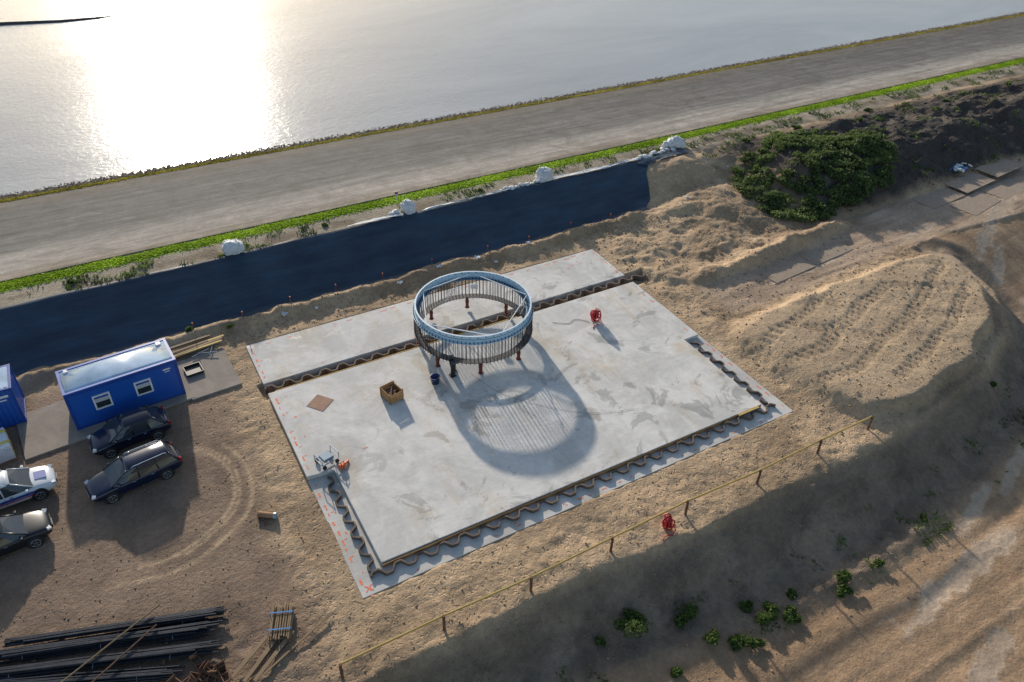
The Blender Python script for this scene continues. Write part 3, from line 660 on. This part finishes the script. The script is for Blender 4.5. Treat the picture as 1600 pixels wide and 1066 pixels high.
# ------------------------------------------------------------------ bags
def bag(x,y,s,label,seed,hs=.8,grp='white sandbags on the dyke crest',name='big_bag'):
    bm=bmesh.new(); bmesh.ops.create_icosphere(bm,subdivisions=5 if s>.4 else 3,radius=1)
    off=seed*3.7
    P=np.array([v.co[:] for v in bm.verts]); a=fbm(P[:,0]*.9+off,P[:,1]*.9+P[:,2]*1.1,2,seed)-.5; b=fbm(P[:,0]*3.2+off,P[:,2]*2.4+P[:,1]*2.5,4,seed+1)-.5
    cr_=np.abs(fbm(P[:,0]*1.8+off,P[:,2]*1.6-P[:,1]*2.0,3,seed+2)-.5)
    for v,p,q,e in zip(bm.verts,a,b,cr_):
        c=v.co; k=1+.75*p+.2*q-1.8*max(0,.07-e)
        sx=math.copysign(abs(c.x)**.65,c.x); sy=math.copysign(abs(c.y)**.65,c.y); sz=math.copysign(abs(c.z)**.75,c.z)
        neck=1-.40*max(0,c.z)**2
        v.co=Vector((sx*k*neck+.15*c.z,sy*k*neck*.9,sz*hs*k))*s*.95
        if v.co.z<-.42*s: v.co.z=-.42*s
    me=bpy.data.meshes.new(name); bm.to_mesh(me); bm.free(); me.polygons.foreach_set('use_smooth',[True]*len(me.polygons)); me.materials.append(M_['bag'])
    root=thing(name,(x,y,tz(x,y)+.38*s),seed,label,'bag',group=grp)
    o=bpy.data.objects.new('sack',me); COL.objects.link(o); o.parent=root
    m=MB(); rr=random.Random(seed)
    for k in range(4):
        t=k*1.57+rr.random(); m.tube([(.30*s*math.cos(t),.30*s*math.sin(t),hs*s*.7),(.55*s*math.cos(t+.3),.5*s*math.sin(t+.3),hs*s*1.05),(.82*s*math.cos(t+.8),.72*s*math.sin(t+.8),hs*s*.5)],[.05*s,.04*s,.03*s],5)
    m.obj('lifting_loops','bag',root,smooth=True)
q=.9866; SB='small white sandbags'
bag(6.9*q,53.6*q,.80,'bulging white bulk bag lying on the dyke crest',3,.75)
bag(21.0*q,53.7*q,.70,'full white bulk bag with loops on the crest',5,.9); bag(19.95*q,53.75*q,.32,'small white sandbag beside a bulk bag',6,.7,SB,'sandbag'); bag(19.5*q,53.5*q,.26,'small white sandbag beside a bulk bag',7,.7,SB,'sandbag')
bag(34.1*q,53.8*q,.80,'full white bulk bag on the dyke crest',8,.9)
bag(49.3*q,54.3*q,.78,'slumped white bulk bag near the tarp end',9,.85); bag(48.5*q,54.6*q,.5,'slumped white bag beside a bulk bag',10,.6)
for i in range(9): bag(29.2+i*.5,52.7+.12*math.sin(i*2),.19+.06*(i%3),'small white sandbag weighing down the liner',11+i,.6,SB,'sandbag')
for i in range(11): bag(43.6+i*.42,52.6+.25*math.sin(i*1.7)+.05*i,.22+.05*(i%3),'small white sandbag weighing down the liner',31+i,.6,SB,'sandbag')
for x,y in((24.8,45.5),(44.3,46.2),(10.5,45.6)): bag(x,y,.15,'small torn white bag on the sand',51+int(x),.6,SB,'sandbag')
s=thing('marker_post',(20.3,54.2,tz(20.3,54.2)),0,'slim metal marker post with round head by grass','post')
MB().cyl((0,0,-.1),.035,1.2,8).obj('pole','galv',s); MB().cyl((0,0,1.08),.14,.16,14).obj('lamp_head','blackp',s,bevel=.02)

# ------------------------------------------------------------------ cabin
def cabin():
    L,W,H=6.1,2.5,2.62
    ang=math.atan2(.5,6.1); c=thing('site_cabin',(-5.38,40.1,.08),ang,'blue site office container with two white framed windows','container')
    m=MB()
    m.box((L/2,.05,H/2),(L-.2,.06,H-.3)); m.box((L/2,W-.05,H/2),(L-.2,.06,H-.3)); m.box((.05,W/2,H/2),(.06,W-.2,H-.3)); m.box((L-.05,W/2,H/2),(.06,W-.2,H-.3))
    for i in range(26):
        x=.25+i*(L-.5)/25
        if any(abs(x-wx)<.56 for wx in (1.75,4.0)):
            m.box((x,.012,.45),(.10,.018,.6)); m.box((x,.012,2.2),(.10,.018,.3))
        else: m.box((x,.012,1.3),(.10,.018,2.2))
    m.obj('wall','blue',c)
    m=MB()
    for x in(.09,L-.09):
        for y in(.09,W-.09): m.box((x,y,H/2),(.18,.18,H))
    for z in(.09,H-.1):
        for y in(.088,W-.088): m.box((L/2,y,z),(L-.36,.17,.18 if z<1 else .2))
        for x in(.088,L-.088): m.box((x,W/2,z),(.17,W-.36,.18 if z<1 else .2))
    m.obj('frame','blued',c,bevel=.01)
    vs=[];fs=[]
    for i in range(9):
        yy=.17+(W-.34)*i/8; zz=H+.02+.10*math.sin(math.pi*i/8)
        vs+=[(.16,yy,zz),(L-.16,yy,zz)]
    for i in range(8): fs.append((2*i,2*i+1,2*i+3,2*i+2))
    m=MB().add(vs,fs); o=m.obj('roof','cabroof',c,smooth=True); so=o.modifiers.new('t','SOLIDIFY'); so.thickness=.03
    m=MB(); m.box((L/2,W-.09,H+.03),(L,.16,.06)); m.box((L/2,.09,H+.03),(L,.16,.06)); m.box((.08,W/2,H+.03),(.15,W-.33,.055)); m.box((L-.08,W/2,H+.03),(.15,W-.33,.055)); m.obj('roof_edge','blue',c)
    m=MB(); m.box((5.6,W-.5,H+.13),(.25,.3,.08)); m.box((.5,W-.4,H+.12),(.2,.25,.08)); m.obj('roof_vent','white',c)
    for wx in(1.75,4.0):
        w=MB(); 
        for sx in(-1,1): w.box((wx+sx*.42,-.01,1.5),(.09,.07,.98))
        for sz in(-1,1): w.box((wx,-.012,1.5+sz*.45),(.93,.075,.09))
        wo=w.obj('window','white',c); MB().box((wx,.0,1.42),(.76,.02,.66)).obj('window_glass','glass',wo); MB().box((wx,-.004,1.62),(.76,.02,.26)).obj('window_blind','blind',wo)
    m=MB(); m.box((5.45,-.005,2.2),(.42,.01,.10)); m.box((5.45,-.005,2.04),(.3,.01,.05)); m.obj('name_strip','white',c)
cabin()
c=thing('storage_container',(-13.9,42.3,.08),0,'blue corrugated steel storage container beside the cabin','container')
L,W,H=6.06,2.44,2.6; m=MB()
for i in range(44):
    x=.2+i*(L-.4)/43; dy=.0 if i%2 else .05
    m.box((x,.05+dy,H/2),((L-.4)/43+.004,.03,H-.3)); m.box((x,W-.05-dy,H/2),((L-.4)/43+.004,.03,H-.3))
for i in range(16):
    y=.2+i*(W-.4)/15; dx=.0 if i%2 else .05; m.box((L-.05-dx,y,H/2),(.03,(W-.4)/15+.004,H-.3))
m.obj('wall','blue',c); m=MB()
for x in(.08,L-.08):
    for y in(.08,W-.08): m.box((x,y,H/2),(.16,.16,H))
for z in(.08,H-.08):
    for y in(.078,W-.078): m.box((L/2,y,z),(L-.32,.15,.16))
    for x in(.078,L-.078): m.box((x,W/2,z),(.15,W-.32,.16))
m.obj('frame','blued',c,bevel=.01)
m=MB(); m.box((L/2,W/2,H-.03),(L-.3,W-.3,.04))
for i in range(20): m.box((.3+i*(L-.6)/19,W/2,H),(.14,W-.4,.03))
m.obj('roof','cabroof',c); m=MB(); m.box((5.3,.03,2.1),(.9,.01,.16)); m.box((5.3,.03,1.85),(.6,.01,.08)); m.obj('name_strip','white',c)
c=thing('equipment_pallet',(-9.35,40.1,tz(-9.55,39.7)),R(8),'stack of white boards with yellow straps on pallet','pallet')
MB().box((0,0,.07),(1.5,1.9,.12)).obj('pallet_base','wood',c); m=MB()
for k in range(7): m.box((.02*math.sin(k*3),.02*math.cos(k*5),.2+k*.14),(1.4,1.8,.115))
m.obj('board_stack','white',c,bevel=.01)
for y in(-.5,.5): MB().box((0,y,.65),(1.46,.07,1.06)).obj('strap','yel',c)
for i,(x,y,sx,sy,rt) in enumerate(((2.3,42.0,3.0,4.2,R(3)),(-6.6,41.2,3.4,4.2,R(5)),(-2.3,41.4,6.6,3.4,R(4.7)))):
    o=MB().box((0,0,0),(sx,sy,.14)).obj('concrete_pad','pad',loc=(x,y,.03+.006*i),rz=rt,bevel=.02); tag(o,'dusty concrete pad beside the blue cabin','pad',group='concrete pads around the cabin')
c=thing('black_tub',(1.55,42.6,.12),R(5),'flat black plastic tub on the pad','tub'); m=MB()
for s in(-1,1): m.box((s*.5,0,.10),(.05,1.0,.14)); m.box((0,s*.5,.10),(.95,.05,.14))
m.obj('tub_wall','blackp',c); MB().box((0,0,.03),(.95,.95,.04)).obj('tub_floor','blackp',c)
for i in range(9):
    z=tz(2.2,45.5); o=MB().box((0,0,0),(3.4-.3*(i%3),.17,.05)).obj('timber_plank','woody' if i%3==0 else 'wood',loc=(1.6+.25*(i%4),44.5+.2*(i%6)+.05,z+.10+.055*(i//5)+.02*i/3),rz=R(8+3*math.sin(i*2))); tag(o,'rough timber plank stacked behind the cabin','plank',group='timber planks behind the cabin')
for i,(x,y,a) in enumerate(((2.3,44.1,.3),(3.0,44.2,1.2),(2.7,43.9,-.4))):
    o=MB().tube([(-.6,0,0),(.6,0,.05)],.03,8).obj('steel_tube','galvd',loc=(x,y,.22),rz=a); tag(o,'short metal tube lying among planks','tube',group='metal tubes near the planks')

# ------------------------------------------------------------------ cars
def car(x,y,z,rz,paint,label,wagon=True,H=1.47,L=4.7,stripe=False):
    c=thing('parked_car',(x,y,z),rz,label,'car',group='cars parked near the site cabin'); k=L/4.7
    st=[(-2.36,.66,.60,.44),(-2.31,.78,.80,.34),(-2.18,.85,.93,.28),(-1.8,.90,.97,.24),(-1,.92,.97,.21),(0,.92,.95,.2),(.8,.92,.94,.2),(1.15,.91,.92,.21),(1.6,.89,.87,.22),(2.0,.84,.79,.25),(2.22,.74,.70,.30),(2.34,.58,.58,.38)]
    n=len(st); vs=[];fs=[]
    for X0,w,zt,zb in st:
        half=[(0,zb),(.8*w,zb),(.95*w,zb+.06),(w,zb+.22 if zt-zb>.5 else (zb+zt)/2-.03),(w*1.0,max(zt-.26,(zb+zt)/2)),(.965*w,zt-.10),(.86*w,zt-.015),(.45*w,zt+.02),(0,zt+.03)]
        ring_=half+[(-a,b) for a,b in half[-2:0:-1]]; vs+=[(X0*k,a,b) for a,b in ring_]
    q=16
    for i in range(n-1):
        for j in range(q): fs.append((i*q+j,i*q+(j+1)%q,(i+1)*q+(j+1)%q,(i+1)*q+j))
    fs+=[tuple(range(q)),tuple(range((n-1)*q,n*q))]
    b=MB().add(vs,fs).obj('body',paint,c,smooth=True); sm=b.modifiers.new('s','SUBSURF'); sm.levels=1; sm.render_levels=2
    xr0,xr1=(-2.16,-1.80) if wagon else (-2.05,-1.35)
    zb,zr=.90,H-.05
    secs=[(xr0,.80,xr1,.60),(-1.1,.86,-1.05,.655),(-.1,.87,-.15,.67),(.6,.86,.05,.66),(1.28,.78,.34,.60)]
    vs=[];fs=[]
    for a,w0,b_,w1 in secs:
        vs+=[(a*k,-w0,zb),((a*.45+b_*.55)*k,-(w0*.42+w1*.58),zb+(zr-zb)*.55),(b_*k,-w1,zr),(b_*k,0,zr+.035),(b_*k,w1,zr),((a*.45+b_*.55)*k,(w0*.42+w1*.58),zb+(zr-zb)*.55),(a*k,w0,zb)]
    for i in range(len(secs)-1):
        for j in range(6): fs.append((i*7+j,i*7+j+1,(i+1)*7+j+1,(i+1)*7+j))
    fs+=[tuple(range(7)),tuple(range(28,35))]
    MB().add(vs,fs).obj('window_glass','glass',c)
    rs=[(xr1-.08,.56,-.02),(xr1+.02,.62,.012),(-1.0,.665,.03),(-.15,.68,.035),(.15,.66,.02),(.36,.59,-.01)]; vs=[];fs=[]
    for a,w,dz in rs: vs+=[(a*k,-w,zr+dz-.03),(a*k,-w*.9,zr+dz+.015),(a*k,0,zr+dz+.045),(a*k,w*.9,zr+dz+.015),(a*k,w,zr+dz-.03)]
    for i in range(len(rs)-1):
        for j in range(4): fs.append((i*5+j,i*5+j+1,(i+1)*5+j+1,(i+1)*5+j))
    rf=MB().add(vs,fs).obj('roof',paint,c,smooth=True); s2=rf.modifiers.new('t','SOLIDIFY'); s2.thickness=.03
    for s in(-1,1):
        for (a,w0,b_,w1,rr) in ((secs[0][0],.80,secs[0][2],.60,.05),(-1.1,.865,-1.05,.66,.035),(-.1,.875,-.15,.675,.035),(1.28,.785,.34,.605,.035)):
            MB().tube([(a*k,s*w0,zb),((a*.45+b_*.55)*k,s*(w0*.42+w1*.58),zb+(zr-zb)*.55),(b_*k,s*w1,zr)],rr,6).obj('pillar',paint,c,smooth=True)
    if wagon:
        for s in(-1,1): MB().tube([(-1.7*k,s*.60,zr+.03),(-1.6*k,s*.60,zr+.09),(.0,s*.63,zr+.1),(.12*k,s*.63,zr+.04)],.018,6).obj('roof_rail','galv',c)
    for fx in(-1.38*k,1.42*k):
        for s in(-1,1):
            MB().tube([(fx,s*.72,.36),(fx,s*.926,.36)],.385,24).obj('wheel_arch','blackp',c)
            w=bpy.data.objects.new('wheel',None); COL.objects.link(w); w.parent=c; w.location=(fx,s*.86,.33); w.empty_display_size=.1
            t=MB().tube([(0,-.10,0),(0,-.085,0),(0,.085,0),(0,.10,0)],[.29,.33,.33,.29],24); t.obj('tyre','tyre',w,smooth=True)
            rm=MB().tube([(0,s*.085,0),(0,s*.103,0)],.225,20)
            rm.obj('rim_disc','blackp',w); sp=MB()
            for j in range(5):
                a=j*2*math.pi/5; sp.box((.1*math.cos(a),s*.112,.1*math.sin(a)),(.2,.012,.05),0,0,-a)
            sp.tube([(.215*math.cos(t_),s*.11,.215*math.sin(t_)) for t_ in [i*math.pi/10 for i in range(20)]],.014,4,closed=True); sp.obj('rim','rim',w)
    for s in(-1,1):
        MB().box((2.16*k,s*.62,.66),(.22,.30,.11),-s*.35,0,.25).obj('headlight','lamp',c,bevel=.02)
        MB().box((-2.27*k,s*.68,.80),(.12,.22,.22),s*.25).obj('taillight','tail',c,bevel=.02)
        MB().box((.95*k,s*.99,.96),(.14,.20,.13)).obj('mirror',paint,c,bevel=.03)
        for xx in(-.75,.2): MB().box((xx*k,s*.925,.80),(.16,.02,.03)).obj('door_handle','galv' if not stripe else 'blackp',c)
        for xx in(-1.0,-.1,.95): MB().box((xx*k,s*.921,.60),(.012,.006,.55)).obj('door_seam','blackp',c)
        if stripe:
            MB().box((-.1,s*.926,.66),(2.6,.008,.16)).obj('side_stripe','cblu',c); MB().box((-.1,s*.927,.52),(2.6,.008,.07)).obj('side_stripe','cred',c)
    if stripe: MB().box((1.68*k,0,.895),(.55,.6,.02),0,0,.12).obj('bonnet_marking','cblu',c)
    MB().box((2.335*k,0,.50),(.04,.9,.18)).obj('grille','blackp',c,bevel=.01)
    MB().box((2.365*k,0,.42),(.012,.46,.10)).obj('number_plate','white',c); MB().box((-2.365*k,0,.62),(.012,.46,.10)).obj('number_plate','white',c)
    MB().tube([(.62*k,-.5,.985),(1.05*k,.05,.96)],.012,4).obj('wiper','blackp',c)
def gz(x,y): return max(tz(x+a,y+b) for a,b in((1.3,.8),(1.3,-.8),(-1.3,.8),(-1.3,-.8)))-.01
car(-2.75,38.1,gz(-2.75,38),R(180+6),'carblk','dark blue hatchback parked in cabin shadow',False,1.5,4.2)
car(-3.0,34.65,gz(-3,34.65),R(180+9),'carblue','dark navy estate car with roof rails parked on dirt',True,1.5,4.7)
car(-8.95,36.35,gz(-9.1,36.35),R(4),'carwht','silver white car with blue and red side stripes',True,1.5,4.6,True)
car(-9.35,33.05,gz(-9.35,33.05),R(6),'cargry','dark graphite car parked on brown dirt',False,1.48,4.5)

# ------------------------------------------------------------------ steel stock
def bundle(p,q,n,label,seed,wd=.5,lay=3,rad=.028,mat='blk'):
    p=Vector((*p,0));q=Vector((*q,0)); d=(q-p); L=d.length; rz=math.atan2(d.y,d.x); mid=(p+q)/2
    c=thing('steel_bar_bundle',(mid.x,mid.y,max(tz(p.x,p.y),tz(q.x,q.y),tz(mid.x,mid.y))+.0),rz,label,'steel bars',group='bundles of long dark steel bars')
    rr=random.Random(seed); m=MB()
    for i in range(n):
        l=i%lay; y=(rr.random()-.5)*wd*(1-.2*l); z=.14+l*rad*2.3; e=rr.uniform(-.6,.6); f2=rr.uniform(-.6,.6)
        m.tube([(-L/2+e,y+rr.uniform(-.08,.08),z),(0,y,z+.01),(L/2+f2,y+rr.uniform(-.08,.08),z)],rad,6)
    m.obj('bar_stack',mat,c)
    for fx in(-.35,0,.33): MB().tube([(fx*L,wd*.52*math.cos(t),.2+.13*math.sin(t)) for t in [i*math.pi/6 for i in range(12)]],.012,4,closed=True).obj('tie_wire','galv',c)
    for fx in(-.3,.3): MB().box((fx*L,0,.05),(.12,wd*1.3,.1)).obj('bearer','wood',c)
LB='long bundle of dark steel bars tied with wire'
bundle((-8.9,26.75),(-1.1,24.2),34,LB,1,.6,4,.04)
bundle((-10.0,26.6),(-1.5,23.6),34,LB,2,.65,4,.04)
bundle((-10.6,25.9),(-1.7,22.6),34,LB,3,.65,4,.04)
bundle((-10.4,25.3),(-3.4,22.3),28,LB,4,.6,3,.04)
for i,(a,b) in enumerate((((-7.6,23.6),(-3.2,25.6)),((-7.0,22.7),(-3.5,24.6)))):
    o=MB().tube([(*a,.52),(*b,.56)],.035,7).obj('loose_rusty_bar','wood' if i==0 else 'rust'); tag(o,'loose rusty bar lying across the bundles','steel bar',group='loose rusty bars')
c=thing('stake_bundle',(1.35,22.35,tz(1.35,22.35)),R(68),'bundle of pointed wooden stakes with blue straps','stakes'); rr=random.Random(4)
m=MB()
for i in range(26):
    y=(i%9-4)*.11+rr.uniform(-.02,.02); z=.12+(i//9)*.1; e=rr.uniform(-.12,.12); m.tube([(-.85+e,y,z),(.75+e,y+rr.uniform(-.05,.05),z),(.92+e,y,z)],[.045,.045,.01],6)
m.obj('stake_stack','wood',c)
for x in(-.45,.4): 
    m=MB(); m.box((x,0,.40),(.06,1.0,.015)); m.box((x,.51,.22),(.06,.015,.36)); m.box((x,-.51,.22),(.06,.015,.36)); m.obj('strap','strap',c)
for i,(a,b) in enumerate((((-.8,20.4),(1.3,22.0)),((-.4,20.2),(1.7,21.7)),((0,20.3),(3.3,21.7)),((-1.2,20.8),(.6,22.0)))):
    a3=Vector((*a,tz(*a)+.10+.02*i)); b3=Vector((*b,tz(*b)+.12+.02*i)); d=b3-a3
    o=MB().box((0,0,0),(d.length,.18 if i!=2 else .08,.05)).obj('timber_plank','wood',loc=(a3+b3)/2,rz=math.atan2(d.y,d.x)); o.rotation_euler[1]=-math.atan2(d.z,d.xy.length); tag(o,'weathered timber plank lying on the dirt','plank',group='planks by the steel stock')
rr=random.Random(9)
for i in range(11):
    x=-3.4+rr.random()*2.2; y=20.9+rr.random()*1.3; c=thing('rusty_bracket',(x,y,tz(x,y)+.06+.12*(i%3)),rr.uniform(0,3.1),'rusty welded steel bracket in a heap','bracket',group='heap of rusty steel brackets')
    m=MB(); 
    for s in(-1,1): m.box((0,s*.16,.05),(.95,.05,.09))
    for xx in(-.4,0,.4): m.box((xx,0,.05),(.06,.27,.08))
    m.obj('bracket_frame','rust',c); MB().box((.48,0,.14),(.03,.38,.26)).obj('end_plate','pipe' if i%3==0 else 'rust',c)
c=thing('pipe_piece',(2.45,28.85,tz(2.45,28.85)+.15),R(-35),'short dusty orange pipe lying in the sand','pipe')
MB().tube([(-.45,0,0),(.45,0,0)],.15,16).obj('pipe_body','pipe',c,smooth=False); MB().tube([(.38,0,0),(.5,0,0)],.18,16).obj('collar','galv',c)
o=MB().tube([(1.95,28.4,tz(1.95,28.4)+.04),(2.1,29.7,tz(2.1,29.7)+.05)],.035,6).obj('wooden_stick','wood'); tag(o,'thin wooden stick beside the pipe','stick')
o=MB().tube([(2.2,28.3,tz(2.2,28.3)+.04),(2.35,29.2,tz(2.35,29.2)+.08)],.03,6).obj('wooden_stick','rust'); tag(o,'thin dark stick beside the pipe','stick')

# ------------------------------------------------------------------ road plates
for i,(x,y,sx,sy,a) in enumerate(((44.6,34.1,4.6,1.6,5),(49.4,34.6,4.6,1.6,5),(66.4,37.0,5,2.3,5),(71.6,37.5,5,2.3,6),(76.9,38.1,5,2.3,6),(68.5,34.6,5,2.3,10),(74,35.2,5,2.3,6))):
    m=MB(); m.box((0,0,0),(sx,sy,.05)); 
    for s in(-1,1): m.box((s*(sx/2-.25),0,.03),(.18,.06,.02))
    zz=sorted(tz(x+u*sx*.45,y+w_*sy*.45) for u in(-1,0,1) for w_ in(-1,0,1))
    o=m.obj('road_plate','plate',loc=(x,y,zz[6]+.005),rz=R(a)); tag(o,'muddy steel road plate on the haul track','plate',group='steel road plates')
c=thing('rubbish_heap',(72.5,39.3,tz(72.5,39.3)),0,'blue and white rubbish pile at the bank foot','rubbish'); m=MB(); rr=random.Random(3)
for i in range(10): m.box((rr.uniform(-1.4,1.4),rr.uniform(-.5,.5),.15+rr.random()*.25),(rr.uniform(.2,.6),rr.uniform(.2,.4),rr.uniform(.05,.2)),rr.random()*3,rr.random()*.6)
m.obj('white_scraps','bag',c); m=MB()
for i in range(6): m.tube([(rr.uniform(-1.2,1.2),rr.uniform(-.5,.5),.1),(rr.uniform(-1.2,1.2),rr.uniform(-.5,.5),.45)],.05,6)
m.obj('blue_pipes','strap',c)

# ------------------------------------------------------------------ foliage
def leaves(cent,rad,n,size,seed,zsq=.75):
    r=np.random.default_rng(seed); cent=np.array(cent); rad=np.array(rad); k=r.integers(0,len(cent),n)
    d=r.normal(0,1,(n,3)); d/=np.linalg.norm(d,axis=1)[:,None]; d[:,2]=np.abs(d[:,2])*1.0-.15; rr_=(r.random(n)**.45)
    lum=.75+.5*vn(d[:,0]*2.5+k*1.3,d[:,1]*2.5+d[:,2]*2,seed)
    P=cent[k]+d*(rad[k]*rr_*lum)[:,None]*np.array([1,1,zsq])
    u=r.normal(0,1,(n,3)); u/=np.linalg.norm(u,axis=1)[:,None]; w=np.cross(u,r.normal(0,1,(n,3))); w/=np.linalg.norm(w,axis=1)[:,None]
    s=size*(.5+r.random(n))[:,None]; V=np.stack([P-u*s,P+w*s*.45,P+u*s,P-w*s*.45],1)
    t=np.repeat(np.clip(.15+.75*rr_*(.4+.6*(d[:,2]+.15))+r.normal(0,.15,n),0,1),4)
    return V.reshape(-1,3),np.arange(4*n).reshape(n,4),t
def bush(x,y,s,n,label,seed,mat='leafb',z=None):
    z=tz(x,y) if z is None else z
    root=thing('bush',(x,y,z),0,label,'bush',group='bushes along the bank foot'); r0=random.Random(seed)
    cs=[(r0.uniform(-.6,.6)*s,r0.uniform(-.5,.5)*s,r0.uniform(.1,.4)*s) for _ in range(6)]; rs=[s*r0.uniform(.25,.55) for _ in cs]
    V,F,t=leaves(cs,rs,n,.075,seed); o=npmesh('crown',V,F,mat,False,{'tint':('FLOAT',t)}); o.parent=root
    m=MB()
    for cc in cs: m.tube([(0,0,-.1),(cc[0]*.5,cc[1]*.5,cc[2]*.6),cc],[.03,.02,.008],5)
    m.obj('stem','wood',root)
for i,(x,y,s) in enumerate(((15.8,15.6,1.1),(18.6,14.8,.9),(19.0,13.1,.55),(22.2,12.9,.75),(23.1,12.2,.6),(27.0,12.6,.55),(26.5,11.9,.6),(20.6,12.0,.65),(19.9,12.4,.45),(14.3,15.5,.35),(16.4,12.7,.35),(29.5,12.3,.3),(34.2,13.1,.35),(47.0,18.0,.3),(21.7,13.7,.4),(24.1,13.1,.3))):
    bush(x,y,s,int(1100*s+250),'leafy green bush growing at the bank foot',100+i)
r0=random.Random(77); cs=[];rs=[]
poly=[(48.8,41.2),(51.0,39.0),(54,38.3),(58,38.9),(63,39.8),(67.0,43.3),(66.5,47.8),(62.5,50.4),(57,50.2),(52.0,48.9),(49.2,45)]
pa=np.array([[r0.uniform(48,69),r0.uniform(38,52)] for _ in range(2400)]); k=pip(pa[:,0],pa[:,1],poly); pa=pa[k]; k=fbm(pa[:,0]*.35,pa[:,1]*.35,3,95)>.26; pa=pa[k][:520]
zz=terr(pa[:,0],pa[:,1])
for (x,y),z in zip(pa,zz):
    s=r0.uniform(.28,.72); cs.append((x,y,z+.05+s*.1+.25*float(vn(x*.35,y*.35,91)))); rs.append(s)
V,F,t=leaves(cs,rs,62000,.11,55,.55); t=np.clip(t*.9+1.0*(np.repeat(fbm(V[::4,0]*.45,V[::4,1]*.45,3,92),4)-.42),0,1)
o=npmesh('shrub_thicket',V,F,'leaf',False,{'tint':('FLOAT',t)}); tag(o,'dense tangle of green shrubs over the dark bank','shrubs',kind='stuff')
for i,(x,y,s) in enumerate(((56,51.6,.5),(59.5,51.0,.5),(62.5,51.4,.6),(69.5,49.5,.4),(83,49.5,.5),(94,49.5,.6),(73.5,51.8,.5),(99,46.5,.7),(104,44.5,.8),(4.6,46.0,.3),(2.2,46.7,.4),(14.0,53.6,.3),(-4,53.7,.3),(27.6,53.6,.22))):
    bush(x,y,s,int(900*s+200),'scattered green bush on the dyke bank',300+i,'leafb')

# ------------------------------------------------------------------ camera, light, world
Xc=Vector((0.8722,-0.2801,0.4010)); Yc=Vector((-0.4886,-0.5337,0.6902)); Zc=Vector((0.0207,-0.7979,-0.6024))
down=Vector((Xc.y,Yc.y,Zc.y)); fwd=Vector((Xc.z,Yc.z,Zc.z)).normalized()
up=-(down-down.dot(fwd)*fwd).normalized(); right=fwd.cross(up).normalized()
cam=bpy.data.cameras.new('camera'); cam.sensor_width=36; cam.lens=36*1209/1600; cam.clip_end=12000; cam.clip_start=.5
co=bpy.data.objects.new('camera',cam); COL.objects.link(co)
M=Matrix((right,up,-fwd)).transposed().to_4x4(); M.translation=Vector((0,0,31.5)); co.matrix_world=M; SC.camera=co
EL,AZ=R(17.2),R(6.3)
sv=Vector((math.sin(AZ)*math.cos(EL),math.cos(AZ)*math.cos(EL),math.sin(EL)))
l=bpy.data.lights.new('sun','SUN'); l.energy=5.0; l.angle=R(1.2); l.color=(1,.91,.78)
lo=bpy.data.objects.new('sun',l); COL.objects.link(lo); lo.rotation_euler=sv.to_track_quat('Z','Y').to_euler()
W=bpy.data.worlds.new('World'); SC.world=W; W.use_nodes=True; nt=W.node_tree
sk=nt.nodes.new('ShaderNodeTexSky'); sk.sky_type='NISHITA'; sk.sun_disc=False; sk.sun_elevation=EL; sk.sun_rotation=AZ; sk.air_density=1.0; sk.dust_density=1.0
nt.links.new(sk.outputs[0],nt.nodes['Background'].inputs[0]); nt.nodes['Background'].inputs[1].default_value=.15
SC.view_settings.view_transform='Standard'; SC.view_settings.look='None'; SC.view_settings.exposure=0
